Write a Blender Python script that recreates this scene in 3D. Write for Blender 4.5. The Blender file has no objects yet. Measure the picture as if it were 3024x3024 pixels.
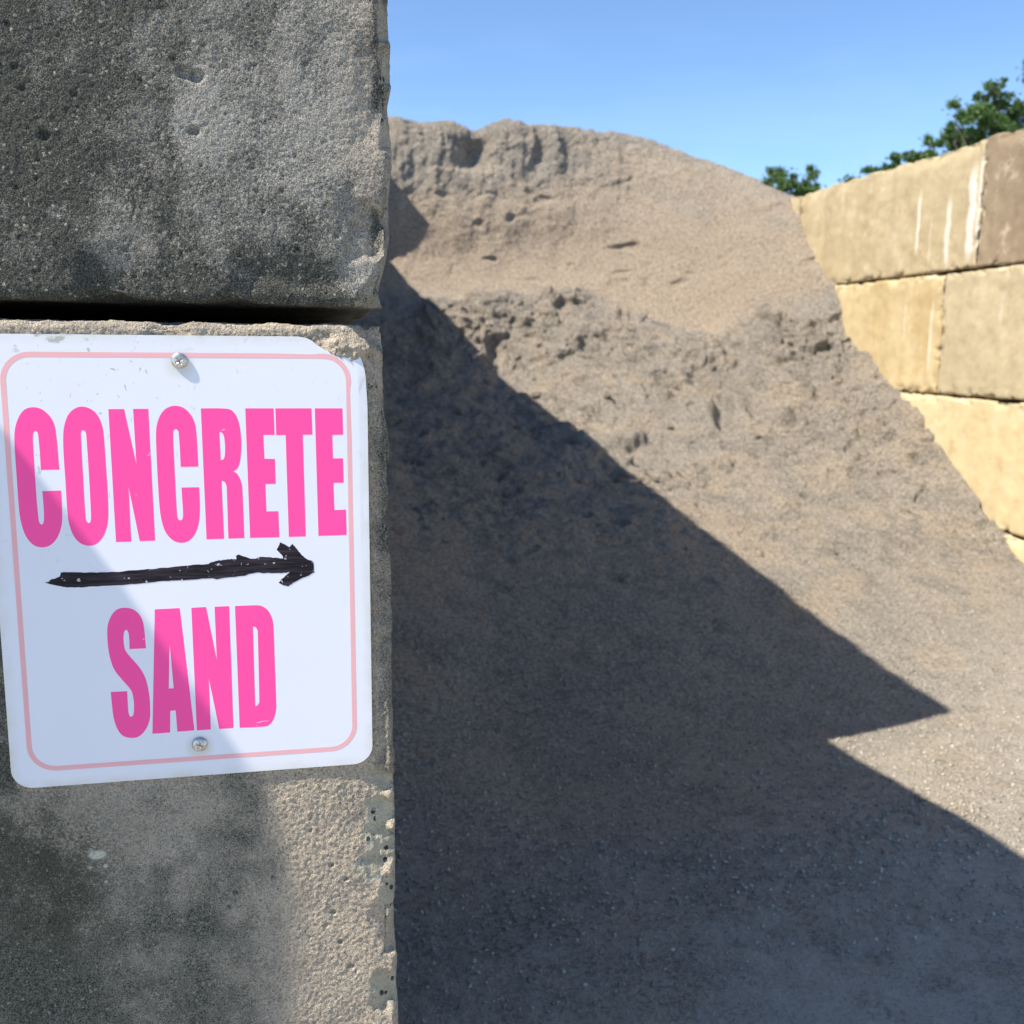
import bpy, bmesh, math, random, json
import numpy as np
from mathutils import Vector, Matrix, Quaternion
from mathutils.geometry import delaunay_2d_cdt

S = bpy.context.scene
COL = S.collection
random.seed(4)
H = 1.42                       # eye height of the camera above the yard

# ------------------------------------------------------------------ camera
cam_d = bpy.data.cameras.new('camera'); cam = bpy.data.objects.new('camera', cam_d); COL.objects.link(cam)
R_ = Vector((0.9793862628, -0.2016206144, 0.0123156836)); U_ = Vector((0.0200590623, 0.1577445412, 0.9872761993))
F_ = Vector((0.2009979658, 0.9666777062, -0.1585371571))
cam.matrix_world = Matrix(((R_.x, U_.x, -F_.x, 0), (R_.y, U_.y, -F_.y, 0), (R_.z, U_.z, -F_.z, H), (0, 0, 0, 1)))
cam_d.sensor_width = 36; cam_d.lens = 36 * 2986.8 / 3024
cam_d.clip_start = 0.05; cam_d.clip_end = 6000
cam_d.dof.use_dof = True; cam_d.dof.focus_distance = 0.84; cam_d.dof.aperture_fstop = 11.0
S.camera = cam

# ------------------------------------------------------------------ light
SUN = Vector((0.7955, 0.19, -1.0)).normalized()      # the way the sunlight travels
w = bpy.data.worlds.new('World'); S.world = w; w.use_nodes = True
nt = w.node_tree; nt.nodes.clear()
sky = nt.nodes.new('ShaderNodeTexSky'); sky.sky_type = 'NISHITA'; sky.sun_disc = False
sky.sun_elevation = math.asin(-SUN.z)
sky.sun_rotation = math.atan2(-SUN.x, -SUN.y)
sky.altitude = 100; sky.air_density = 0.72; sky.dust_density = 0.0; sky.ozone_density = 3.0
bg = nt.nodes.new('ShaderNodeBackground'); bg.inputs[1].default_value = 0.15
wo = nt.nodes.new('ShaderNodeOutputWorld')
# faint wisps of cirrus high in the blue
tc = nt.nodes.new('ShaderNodeTexCoord'); mp = nt.nodes.new('ShaderNodeMapping'); mp.inputs['Scale'].default_value = (1.3, 1.0, 5.0)
cn = nt.nodes.new('ShaderNodeTexNoise'); cn.inputs['Scale'].default_value = 1.6; cn.inputs['Detail'].default_value = 6; cn.inputs['Roughness'].default_value = .55
cr = nt.nodes.new('ShaderNodeMapRange'); cr.inputs['From Min'].default_value = .5; cr.inputs['From Max'].default_value = .8; cr.inputs['To Max'].default_value = .11
mx = nt.nodes.new('ShaderNodeMix'); mx.data_type = 'RGBA'; mx.inputs['B'].default_value = (5.2, 6.4, 8.2, 1)
nt.links.new(tc.outputs['Generated'], mp.inputs[0]); nt.links.new(mp.outputs[0], cn.inputs['Vector']); nt.links.new(cn.outputs[0], cr.inputs[0])
nt.links.new(cr.outputs[0], mx.inputs['Factor']); nt.links.new(sky.outputs[0], mx.inputs['A']); tint = nt.nodes.new('ShaderNodeMix'); tint.data_type = 'RGBA'; tint.blend_type = 'MULTIPLY'; tint.inputs['Factor'].default_value = 1; tint.inputs['B'].default_value = (.70, .75, .78, 1)
nt.links.new(mx.outputs['Result'], tint.inputs['A']); nt.links.new(tint.outputs['Result'], bg.inputs[0]); nt.links.new(bg.outputs[0], wo.inputs[0])
sun_d = bpy.data.lights.new('sun', 'SUN'); sun_d.energy = 4.5; sun_d.angle = math.radians(0.53); sun_d.color = (1.0, 0.91, 0.80)
sun = bpy.data.objects.new('sun', sun_d); COL.objects.link(sun); sun.location = (-6, -3, 9)
sun.rotation_mode = 'QUATERNION'; sun.rotation_quaternion = SUN.to_track_quat('-Z', 'Y')
S.view_settings.view_transform = 'Standard'; S.view_settings.look = 'None'
S.view_settings.exposure = 1.07; S.view_settings.gamma = 1.0; S.view_settings.use_curve_mapping = False
S.render.engine = 'CYCLES'; S.cycles.max_bounces = 6; S.cycles.diffuse_bounces = 4

# ------------------------------------------------------------------ helpers
def tag(o, label=None, cat=None, group=None, kind=None):
    if label: o['label'] = label
    if cat: o['category'] = cat
    if group: o['group'] = group
    if kind: o['kind'] = kind
    return o

def mesh_obj(name, V, Fc, mats, parent=None, loc=(0, 0, 0), smooth=True, attrs=None, mi=None):
    """one mesh object from numpy vertices and faces (V in world or parent space, minus loc)"""
    V = np.asarray(V, dtype=np.float32) - np.asarray(loc, dtype=np.float32)
    me = bpy.data.meshes.new(name)
    if isinstance(Fc, np.ndarray):
        n, k = Fc.shape
        me.vertices.add(len(V)); me.vertices.foreach_set('co', V.ravel())
        me.loops.add(n * k); me.loops.foreach_set('vertex_index', Fc.astype(np.int32).ravel())
        me.polygons.add(n); me.polygons.foreach_set('loop_start', np.arange(0, n * k, k, dtype=np.int32))
        me.update(calc_edges=True)
    else:
        me.from_pydata([tuple(map(float, v)) for v in V], [], [tuple(map(int, f)) for f in Fc]); me.update()
    if smooth: me.polygons.foreach_set('use_smooth', np.ones(len(me.polygons), dtype=bool))
    for m in (mats if isinstance(mats, (list, tuple)) else [mats]): me.materials.append(m)
    if mi is not None: me.polygons.foreach_set('material_index', np.asarray(mi, dtype=np.int32))
    for k_, a in (attrs or {}).items():
        at = me.attributes.new(k_, 'FLOAT', 'POINT'); at.data.foreach_set('value', np.asarray(a, dtype=np.float32))
    o = bpy.data.objects.new(name, me); COL.objects.link(o); o.location = loc
    if parent: o.parent = parent
    return o

def empty(name, loc, parent=None):
    o = bpy.data.objects.new(name, None); COL.objects.link(o); o.location = loc; o.empty_display_size = .1
    if parent: o.parent = parent
    return o

def _h(ix, iy, iz, s):
    h = (ix.astype(np.uint32) * np.uint32(374761393) + iy.astype(np.uint32) * np.uint32(668265263)
         + iz.astype(np.uint32) * np.uint32(2147483647) + np.uint32((s * 974634777 + 12345) & 0xffffffff))
    h = (h ^ (h >> np.uint32(13))) * np.uint32(1274126177)
    h = (h ^ (h >> np.uint32(16))) * np.uint32(2246822519)
    return h ^ (h >> np.uint32(13))

def noise(P, sc, s=0):
    """3-D gradient noise, about -1..1; sc = frequency (number or 3-vector)"""
    P = np.asarray(P, dtype=np.float64) * np.asarray(sc, dtype=np.float64) + 1000.37
    I = np.floor(P).astype(np.int64); f = P - I
    u = f * f * f * (f * (f * 6 - 15) + 10)
    r = 0
    for dx in (0, 1):
        for dy in (0, 1):
            for dz in (0, 1):
                h = _h(I[:, 0] + dx, I[:, 1] + dy, I[:, 2] + dz, s)
                gx = ((h & 1023).astype(float) / 511.5 - 1); gy = (((h >> 10) & 1023).astype(float) / 511.5 - 1); gz = (((h >> 20) & 1023).astype(float) / 511.5 - 1)
                d = gx * (f[:, 0] - dx) + gy * (f[:, 1] - dy) + gz * (f[:, 2] - dz)
                wt = (u[:, 0] if dx else 1 - u[:, 0]) * (u[:, 1] if dy else 1 - u[:, 1]) * (u[:, 2] if dz else 1 - u[:, 2])
                r = r + d * wt
    return r * 1.35

def fbm(P, sc, o=4, s=0, g=.5):
    r = 0; a = 1; t = 0; sc = np.asarray(sc, dtype=float)
    for i in range(o):
        r = r + a * noise(P, sc, s + i * 7); t += a; a *= g; sc = sc * 2.03
    return r / t * 1.3

def sst(a, b, x):
    t = np.clip((x - a) / (b - a), 0, 1); return t * t * (3 - 2 * t)

# node helpers
class NT:
    def __init__(s, name):
        s.m = bpy.data.materials.new(name); s.m.use_nodes = True; s.t = s.m.node_tree
        s.p = s.t.nodes['Principled BSDF']; s.o = s.t.nodes['Material Output']
        s.tc = s.t.nodes.new('ShaderNodeTexCoord')
    def L(s, a, b): s.t.links.new(a, b)
    def put(s, inp, v):
        if isinstance(v, bpy.types.NodeSocket): s.L(v, inp)
        elif isinstance(v, tuple) and inp.type == 'RGBA': inp.default_value = v if len(v) == 4 else (*v, 1)
        else: inp.default_value = v
    def vec(s, sc=(1, 1, 1), loc=(0, 0, 0), src='Object'):
        n = s.t.nodes.new('ShaderNodeMapping'); n.inputs['Scale'].default_value = sc; n.inputs['Location'].default_value = loc
        s.L(s.tc.outputs[src], n.inputs[0]); return n.outputs[0]
    def noise(s, sc, det=4, rough=.55, v=None, dist=0, out=0):
        n = s.t.nodes.new('ShaderNodeTexNoise'); n.inputs['Scale'].default_value = sc; n.inputs['Detail'].default_value = det
        n.inputs['Roughness'].default_value = rough; n.inputs['Distortion'].default_value = dist
        s.L(v if v else s.tc.outputs['Object'], n.inputs['Vector']); return n.outputs[out]
    def voro(s, sc, out='Distance', v=None, feat='F1', rnd=1):
        n = s.t.nodes.new('ShaderNodeTexVoronoi'); n.feature = feat; n.inputs['Scale'].default_value = sc; n.inputs['Randomness'].default_value = rnd
        s.L(v if v else s.tc.outputs['Object'], n.inputs['Vector']); return n.outputs[out]
    def rng(s, x, a, b, c=0, d=1):
        n = s.t.nodes.new('ShaderNodeMapRange'); s.put(n.inputs[0], x)
        for i, v in enumerate((a, b, c, d)): n.inputs[i + 1].default_value = v
        return n.outputs[0]
    def math(s, op, a, b=0, c=0):
        n = s.t.nodes.new('ShaderNodeMath'); n.operation = op
        for i, v in enumerate((a, b, c)): s.put(n.inputs[i], v)
        return n.outputs[0]
    def mix(s, f, a, b, mode='MIX'):
        n = s.t.nodes.new('ShaderNodeMix'); n.data_type = 'RGBA'; n.blend_type = mode
        s.put(n.inputs['Factor'], f); s.put(n.inputs['A'], a); s.put(n.inputs['B'], b); return n.outputs['Result']
    def attr(s, name):
        n = s.t.nodes.new('ShaderNodeAttribute'); n.attribute_name = name; return n.outputs['Fac']
    def sep(s, v):
        n = s.t.nodes.new('ShaderNodeSeparateXYZ'); s.L(v, n.inputs[0]); return n.outputs
    def bump(s, h, dist, st=1, prev=None):
        n = s.t.nodes.new('ShaderNodeBump'); n.inputs['Strength'].default_value = st; n.inputs['Distance'].default_value = dist
        s.L(h, n.inputs['Height'])
        if prev: s.L(prev, n.inputs['Normal'])
        return n.outputs[0]
    def fin(s, col=None, rough=None, nrm=None, metal=None, spec=None):
        if col is not None: s.put(s.p.inputs['Base Color'], col)
        if rough is not None: s.put(s.p.inputs['Roughness'], rough)
        if nrm is not None: s.L(nrm, s.p.inputs['Normal'])
        if metal is not None: s.put(s.p.inputs['Metallic'], metal)
        if spec is not None: s.put(s.p.inputs['Specular IOR Level'], spec)
        return s.m

# ------------------------------------------------------------------ materials
def mat_block_near():
    m = NT('weathered_concrete')
    big = m.noise(5, 4, .6); mid = m.noise(38, 4, .65); fine = m.noise(420, 3, .7); grit = m.noise(900, 2, .7)
    base = m.mix(m.rng(big, .3, .7), (0.554, 0.448, 0.322), (0.416, 0.359, 0.284))
    base = m.mix(m.rng(mid, .35, .68), base, (0.594, 0.502, 0.383))
    cell = m.voro(520, 'Color'); cx = m.sep(cell)
    base = m.mix(m.rng(cx[0], 0, 1, 0, .6), base, m.mix(cx[1], (0.099, 0.084, 0.075), (0.614, 0.543, 0.411)))
    base = m.mix(m.rng(grit, .46, .30, 0, .8), base, (0.069, 0.059, 0.051))
    base = m.mix(m.rng(grit, .56, .74, 0, .5), base, (0.614, 0.561, 0.448))
    base = m.mix(m.math('MULTIPLY', m.attr('cool'), .8), base, m.mix(m.rng(grit, .40, .60), (0.139, 0.143, 0.131), (0.396, 0.399, 0.364)))
    # dark weathering film (lichen / soot), also used for painted shade, with lighter sand grains showing through
    dk = m.mix(m.rng(fine, .42, .60), (0.026, 0.028, 0.027), (0.085, 0.087, 0.072))
    dk = m.mix(m.rng(mid, .45, .7), dk, (0.070, 0.072, 0.060))
    dk = m.mix(m.rng(grit, .53, .62, 0, .8), dk, (0.160, 0.160, 0.128))
    dk = m.mix(m.rng(grit, .46, .38, 0, .8), dk, (0.012, 0.013, 0.013))
    dk = m.mix(m.attr('film'), dk, m.mix(m.rng(m.math('ADD', m.math('MULTIPLY', grit, .55), m.math('MULTIPLY', fine, .45)), .43, .58), (0.035, 0.034, 0.027), (0.260, 0.249, 0.193)))
    dk = m.mix(m.math('MULTIPLY', m.attr('film'), m.rng(cx[0], .8, 1, 0, .5)), dk, m.mix(cx[1], (0.030, 0.030, 0.026), (0.420, 0.398, 0.308)))
    dk = m.mix(m.rng(cx[2], .98, .985), dk, (0.300, 0.289, 0.231))
    ad = m.attr('dark')
    dmask = m.rng(m.math('ADD', ad, m.math('ADD', m.rng(fine, .3, .7, -.24, .24), m.math('ADD', m.rng(grit, .3, .7, .14, -.14), m.math('ADD', m.rng(mid, .3, .7, -.30, .30), m.rng(m.noise(9, 6, .7, m.vec((1, 1, .28))), .3, .7, -.28, .28))))), .15, .85)
    col = m.mix(dmask, base, dk)
    col = m.mix(m.math('MULTIPLY', m.attr('moss'), m.rng(fine, .35, .6)), col, (0.050, 0.052, 0.026))
    # fresh breaks: pale paste with dark and bluish aggregate
    vv = m.vec((1, 1, .8)); vc = m.sep(m.voro(190, 'Color', vv)); vd = m.voro(190, 'Distance', vv)
    agg = m.mix(m.rng(vc[1], .45, .5), (0.050, 0.050, 0.056), (0.250, 0.279, 0.257))
    pale = m.mix(m.rng(mid, .35, .65), (0.560, 0.517, 0.385), (0.360, 0.328, 0.240))
    pale = m.mix(m.rng(grit, .45, .3, 0, .6), pale, (0.140, 0.119, 0.094))
    pale = m.mix(m.math('MULTIPLY', m.rng(vc[0], .72, .74), m.rng(vd, .46, .40)), pale, agg)
    col = m.mix(m.rng(m.math('ADD', m.attr('chip'), m.math('ADD', m.rng(fine, .3, .7, -.3, .3), m.rng(mid, .3, .7, -.35, .35))), .42, .62), col, pale)
    col = m.mix(m.math('MULTIPLY', m.attr('white'), m.rng(fine, .35, .5)), col, (0.620, 0.617, 0.513))
    h = m.math('ADD', m.math('MULTIPLY', fine, 1.0), m.math('ADD', m.math('MULTIPLY', grit, .9), m.math('MULTIPLY', m.voro(520, 'Distance'), -.35)))
    b = m.bump(h, .0022, 1.0)
    return m.fin(col, m.rng(fine, .3, .7, .75, .95), b, spec=.25)

def mat_wall_block(name, ca, cb, stain, streaks=(), drip=.5, seed=0):
    """ca/cb: the two tones of the face; streaks: list of (y, half width, z top, z bottom, strength) of white lime runs"""
    m = NT(name)
    geo = m.t.nodes.new('ShaderNodeNewGeometry'); P = m.sep(geo.outputs['Position'])
    v = m.vec((1, 1, 1), (seed * 3.1, seed * 1.7, seed), 'Object')
    big = m.noise(2.2, 6, .65, v); mid = m.noise(11, 6, .68, v); fine = m.noise(130, 4, .7, v); 
    sv = m.vec((6, 9, .55), (seed, seed * 2, 0), 'Object'); run = m.noise(1.0, 5, .6, sv)
    sv2 = m.vec((20, 26, 1.0), (seed, seed * 2, 0), 'Object'); run2 = m.noise(1.0, 4, .6, sv2)
    col = m.mix(m.rng(big, .35, .65), ca, cb)
    col = m.mix(m.math('MULTIPLY', m.rng(run, .46, .66), drip), col, stain)
    col = m.mix(m.rng(run2, .55, .75, 0, .35 * drip + .1), col, (.42, .37, .27))
    col = m.mix(m.rng(mid, .54, .68, 0, .6), col, stain)
    col = m.mix(m.rng(mid, .46, .34, 0, .5), col, (.50, .43, .30))
    col = m.mix(m.rng(fine, .56, .8, 0, .5), col, (.12, .095, .07))
    for (y, hw, zt, zb, st) in streaks:
        wob = m.math('MULTIPLY', m.math('SUBTRACT', m.noise(4, 3, .6, m.vec((1, 1, 3), (seed, 0, y))), .5), hw * 1.6)
        d = m.math('ABSOLUTE', m.math('SUBTRACT', m.math('ADD', P[1], wob), y))
        k = m.math('MULTIPLY', m.rng(d, hw, hw * .35), m.math('MULTIPLY', m.rng(P[2], zt, zt - .10), m.rng(P[2], zb, zb + .08)))
        k = m.math('MULTIPLY', k, m.math('MULTIPLY', m.rng(fine, .25, .55, .55, 1), st))
        col = m.mix(k, col, (.62, .58, .50))
    col = m.mix(m.rng(m.math('ADD', m.attr('chip'), m.rng(mid, .3, .7, -.25, .25)), .4, .6), col, (.46, .39, .28))
    b = m.bump(m.math('ADD', m.math('MULTIPLY', mid, .5), fine), .004, .5)
    return m.fin(col, .9, b, spec=.2)

def mat_sand():
    m = NT('damp_concrete_sand')
    big = m.noise(.75, 4, .55); med = m.noise(3.6, 5, .62); mid = m.noise(22, 5, .75); fine = m.noise(210, 3, .75); gr = m.noise(85, 4, .85)
    col = m.mix(m.rng(big, .38, .62), (0.513, 0.444, 0.342), (0.464, 0.418, 0.347))
    col = m.mix(m.rng(med, .49, .58, 0, .8), col, (0.594, 0.476, 0.332))
    col = m.mix(m.rng(med, .47, .36, 0, .7), col, (0.372, 0.350, 0.307))
    col = m.mix(m.rng(mid, .50, .68, 0, .55), col, (0.238, 0.222, 0.188))
    col = m.mix(m.rng(m.noise(6, 5, .72), .50, .62, 0, .8), col, (0.226, 0.215, 0.183))
    col = m.mix(m.rng(mid, .46, .32, 0, .4), col, (0.626, 0.553, 0.441))
    col = m.mix(m.attr('damp'), col, (0.242, 0.227, 0.198))  # damp sand, with relief shading painted in on the slope
    col = m.mix(m.attr('tan'), col, (0.604, 0.470, 0.325))
    col = m.mix(m.attr('dry'), col, (0.692, 0.562, 0.406))
    mo = m.attr('mouth'); nm = m.math('SUBTRACT', 1, m.math('MULTIPLY', mo, .75))
    col = m.mix(mo, col, (.72, .66, .545))
    col = m.mix(m.math('MULTIPLY', m.rng(gr, .505, .60, 0, .8), nm), col, (0.130, 0.114, 0.099))
    col = m.mix(m.rng(gr, .485, .40, 0, .75), col, (0.712, 0.641, 0.533))
    col = m.mix(m.math('MULTIPLY', m.rng(fine, .51, .62, 0, .6), nm), col, (0.130, 0.114, 0.099))
    col = m.mix(m.rng(fine, .47, .37, 0, .6), col, (0.692, 0.620, 0.515))
    c = m.sep(m.voro(130, 'Color')); d = m.voro(130, 'Distance')
    col = m.mix(m.math('MULTIPLY', m.rng(c[0], .92, .93), m.rng(d, .42, .3)), col, (0.669, 0.629, 0.573))
    h = m.math('ADD', m.math('MULTIPLY', mid, 2.2), m.math('ADD', fine, m.math('MULTIPLY', gr, 2.6)))
    return m.fin(col, m.rng(fine, .3, .7, .7, .95), m.bump(h, .012, 1.0), spec=.15)

def mat_ground():
    m = NT('yard_gravel')
    c = m.sep(m.voro(60, 'Color')); n = m.noise(1.2, 5, .6); f = m.noise(120, 4, .7)
    col = m.mix(m.rng(n, .35, .65), (.47, .46, .41), (.40, .395, .36))
    col = m.mix(m.rng(c[0], 0, 1, 0, .5), col, m.mix(c[1], (.20, .20, .19), (.50, .50, .46)))
    return m.fin(col, .95, m.bump(f, .01, .6), spec=.2)

def simple(name, col, rough=.6, metal=0, var=.12, sc=30):
    m = NT(name); n = m.noise(sc, 4, .6)
    dk = tuple(c * (1 - var) for c in col); lt = tuple(min(1, c * (1 + var)) for c in col)
    return m.fin(m.mix(n, dk, lt), rough, metal=metal)

def mat_leaf(name, a, b):
    m = NT(name); t = m.t
    g = t.nodes.new('ShaderNodeNewGeometry')
    col = m.mix(g.outputs['Random Per Island'], a, b)
    m.put(m.p.inputs['Base Color'], col); m.p.inputs['Roughness'].default_value = .5; m.p.inputs['Specular IOR Level'].default_value = .35
    tr = t.nodes.new('ShaderNodeBsdfTranslucent'); m.L(m.mix(.5, col, (.10, .20, .02)), tr.inputs[0])
    ms = t.nodes.new('ShaderNodeMixShader'); ms.inputs[0].default_value = .3
    m.L(m.p.outputs[0], ms.inputs[1]); m.L(tr.outputs[0], ms.inputs[2]); m.L(ms.outputs[0], m.o.inputs[0])
    return m.m

def mat_panel():
    m = NT('white_sign_enamel'); P = m.sep(m.tc.outputs['Object'])
    ex = m.math('SUBTRACT', .147, m.math('ABSOLUTE', P[0])); ez = m.math('SUBTRACT', .1845, m.math('ABSOLUTE', P[2]))
    e = m.math('MINIMUM', ex, ez)
    n = m.noise(45, 4, .6)
    edge = m.math('MULTIPLY', m.rng(e, .009, .0, 0, .6), m.rng(n, .3, .7, .1, 1))
    col = m.mix(m.rng(m.noise(7, 2, .5), .3, .7), (.71, .73, .79), (.745, .755, .81))
    col = m.mix(edge, col, (.55, .53, .38))
    # rusty weeping round the two screws
    for (sx, sz) in ((-.0008, .1647), (.002, -.1563)):
        dx = m.math('SUBTRACT', P[0], sx + .0); dz = m.math('SUBTRACT', P[2], sz - .003)
        r = m.math('SQRT', m.math('ADD', m.math('MULTIPLY', dx, dx), m.math('MULTIPLY', dz, dz)))
        col = m.mix(m.rng(r, .0135, .006, 0, .5), col, (.52, .50, .38))
    # scuffs and specks, denser in the upper left
    sp = m.noise(230, 2, .5, m.vec((1, 1, .55)), 1.2)
    area = m.math('MULTIPLY', m.rng(P[2], -.02, .17), m.rng(P[0], .03, -.03, .25, 1))
    k = m.math('MULTIPLY', m.rng(sp, .655, .69), m.math('MULTIPLY', area, m.rng(m.noise(28, 2), .44, .54)))
    col = m.mix(m.math('MULTIPLY', k, .75), col, (.23, .25, .26))
    k2 = m.math('MULTIPLY', m.rng(m.noise(120, 3, .6, m.vec((.4, 1, .8))), .60, .68), m.math('MULTIPLY', m.rng(P[2], .166, .174), m.rng(P[0], .03, .0)))
    col = m.mix(m.math('MULTIPLY', k2, .7), col, (.30, .30, .22))
    # scratches by the bent corner
    return m.fin(col, m.rng(n, .3, .7, .30, .42), m.bump(m.noise(9, 2, .4), .0008, .25), spec=.4)

def mat_print(name, col, fade=.06):
    m = NT(name); n = m.noise(18, 3, .5)
    c = m.mix(n, tuple(x * (1 - fade) for x in col), tuple(min(1, x * (1 + fade)) for x in col))
    sc = m.noise(150, 2, .5, m.vec((.5, 1, 1.1)), 1.5)
    c = m.mix(m.math('MULTIPLY', m.rng(sc, .755, .775), m.rng(m.noise(20, 2), .5, .6)), c, (.85, .55, .72))
    return m.fin(c, .38, spec=.35)

def mat_marker():
    m = NT('black_marker_paint'); n = m.noise(14, 4, .6, m.vec((2, 1, 26)))
    c = m.mix(m.rng(n, .4, .7), (.004, .003, .005), (.045, .032, .045))
    c = m.mix(m.math('MULTIPLY', m.rng(m.noise(240, 2, .5), .66, .69), .8), c, (.5, .5, .52))
    return m.fin(c, m.rng(n, .3, .7, .30, .6), m.bump(n, .0012, .8), spec=.22)

# ------------------------------------------------------------------ the yard
def axis(fine, coarse_lo, coarse_hi, lo, hi, f0, f1):
    a = [lo]; 
    x = f0
    pts = list(np.arange(f0, f1 + 1e-9, fine))
    left = list(np.linspace(lo, f0, max(2, int(math.ceil((f0 - lo) / coarse_lo)) + 1)))[:-1] if f0 > lo + 1e-6 else []
    right = list(np.linspace(f1, hi, max(2, int(math.ceil((hi - f1) / coarse_hi)) + 1)))[1:] if hi > f1 + 1e-6 else []
    r = np.array(left + pts + right); r[0] = lo; r[-1] = hi
    return r

def lattice(xs, ys, zs):
    """surface lattice of a box -> points, quads"""
    nx, ny, nz = len(xs), len(ys), len(zs)
    idx = -np.ones((nx, ny, nz), dtype=np.int64)
    msk = np.zeros((nx, ny, nz), dtype=bool)
    msk[0] = msk[-1] = True; msk[:, 0] = msk[:, -1] = True; msk[:, :, 0] = msk[:, :, -1] = True
    I, J, K = np.nonzero(msk); idx[I, J, K] = np.arange(len(I))
    P = np.stack([xs[I], ys[J], zs[K]], 1)
    Q = []
    def q(A, flip):
        a, b, c, d = A[:-1, :-1].ravel(), A[1:, :-1].ravel(), A[1:, 1:].ravel(), A[:-1, 1:].ravel()
        Q.append(np.stack([a, d, c, b] if flip else [a, b, c, d], 1))
    q(idx[:, 0, :], False); q(idx[:, -1, :], True)
    q(idx[0], True); q(idx[-1], False)
    q(idx[:, :, 0], True); q(idx[:, :, -1], False)
    return P, np.concatenate(Q)

def block(name, box, mat, seed, r=.012, res=None, amp=.004, grain=0, chips=(), pits=(), edge=.5, extra=None, rnd=4, attrs=None):
    x0, x1, y0, y1, z0, z1 = box
    if res is None:
        xs, ys, zs = (np.linspace(a, b, max(4, int((b - a) / .03) + 1)) for a, b in ((x0, x1), (y0, y1), (z0, z1)))
    else:
        xs, ys, zs = res
    P, Q = lattice(xs, ys, zs)
    lo = np.array([x0 + r, y0 + r, z0 + r]); hi = np.array([x1 - r, y1 - r, z1 - r])
    inn = np.clip(P, lo, hi); D = P - inn; N = D / np.linalg.norm(D, axis=1)[:, None]
    V = inn + r * N
    off = amp * fbm(V, 2.5, 3, seed) + amp * .5 * fbm(V, 14, 4, seed + 3)
    # worn arrises: pushed in along the block's edges by broken noise
    nc = (np.abs(P - inn) > r * .45).sum(1)
    dd = np.minimum(P - [x0, y0, z0], [x1, y1, z1] - P); srt = np.sort(dd, axis=1)
    wear = np.exp(-(srt[:, 1] / .022) ** 1.3) * (srt[:, 0] < .02)
    en = fbm(V, 11, 4, seed + 5)
    off -= edge * .028 * wear * sst(-.05, .45, en)
    chip = wear * sst(.02, .25, en) * edge
    if grain:
        off += grain * (fbm(V, 330, 2, seed + 9) + .6 * noise(V, 760, seed + 2)) 
    if extra is not None: off = off + extra(V, N)
    for (c, rad, dep) in pits:
        d = np.linalg.norm((V - np.array(c)) * [1, .4, 1.15], axis=1) / rad
        d = d * (1 + .35 * fbm(V, 1.2 / rad, 2, seed + 1))
        off -= dep * (1 - sst(.55, 1.0, d))
    V = V + N * off[:, None]
    for (c, n, rad, st, cw) in chips:
        c = np.array(c); n = np.array(n, float); n /= np.linalg.norm(n)
        d = np.linalg.norm(V - c, axis=1) / rad
        d = d * (1 + .3 * fbm(V, 1.5 / rad, 3, seed + 8))
        rough = .10 * rad * fbm(V, 3.0 / rad, 4, seed + 4)
        sd = (V - c) @ n + rough
        k = (sd > 0) * (1 - sst(.8, 1.05, d)) * st
        V = V - n * (sd * k)[:, None]
        chip = np.maximum(chip, cw * (sd > -.0005) * (1 - sst(.75, 1.05, d)))
    A = {'chip': np.clip(chip, 0, 1)}
    if attrs: A.update(attrs(V))
    base = ((x0 + x1) / 2, (y0 + y1) / 2, z0)
    return mesh_obj(name, V, Q, mat, loc=base, attrs=A)

M_NEAR = mat_block_near()
M_SAND = mat_sand()
GZ = 0.0
# ground: one sheet to the horizon
g = 3000
gx = np.array([-g, -300, -60, -20, -8, -4, -2, 0, 2, 4, 8, 20, 60, 300, g], float)
GX, GY = np.meshgrid(gx, gx, indexing='ij')
PG = np.stack([GX.ravel(), GY.ravel(), np.zeros(GX.size)], 1)
ii = np.arange(GX.size).reshape(GX.shape)
QG = np.stack([ii[:-1, :-1].ravel(), ii[1:, :-1].ravel(), ii[1:, 1:].ravel(), ii[:-1, 1:].ravel()], 1)
tag(mesh_obj('ground', PG, QG, mat_ground(), smooth=False), 'flat gravel yard around the sand bay', kind='structure')

# ------------------------------------------------------------------ left wall: the near stack
XE = .0715; XW = XE - .61
GRP = 'stacked concrete blocks of the bay walls'
cx_, cz_ = -0.09341855953114946, 1.2433830016002392
def upper_attrs(V):
    x, z = V[:, 0], V[:, 2] - H
    n = fbm(V, 9, 4, 3); n2 = fbm(V * [1, 1, .45], 26, 3, 5)
    g = 1 - sst(-.20, .015, x + .05 * n + .03 * n2)                      # dark at the left, paler to the right
    low = (1 - sst(.045, .12, z + .05 * n)) * .55
    d = np.clip(.38 + .80 * g + low * (1 - sst(.0, .07, x)) + .25 * n + .2 * n2 - .06, 0, 1)
    # paler patches
    for (px, pz, r, s) in ((-.136, .085, .035, .5), (-.07, .165, .028, .5), (-.075, .19, .03, .35), (.03, .17, .05, .35), (.045, .07, .03, .3)):
        rr = np.hypot(x - px, z - pz) / r * (1 + .5 * n2)
        d -= s * (1 - sst(.3, 1.1, rr))
    d += .55 * sst(.054, .064, x) * sst(-.1, .2, n2)
    mo = np.clip(.5 * (1 - sst(.0, .28, np.abs(x - .02))) * sst(.1, .6, n2), 0, 1) * .25
    return {'dark': np.clip(d, 0, 1) * .95, 'moss': mo, 'cool': 1 - .5 * sst(.02, .06, x) * sst(.05, .1, z)}
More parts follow.
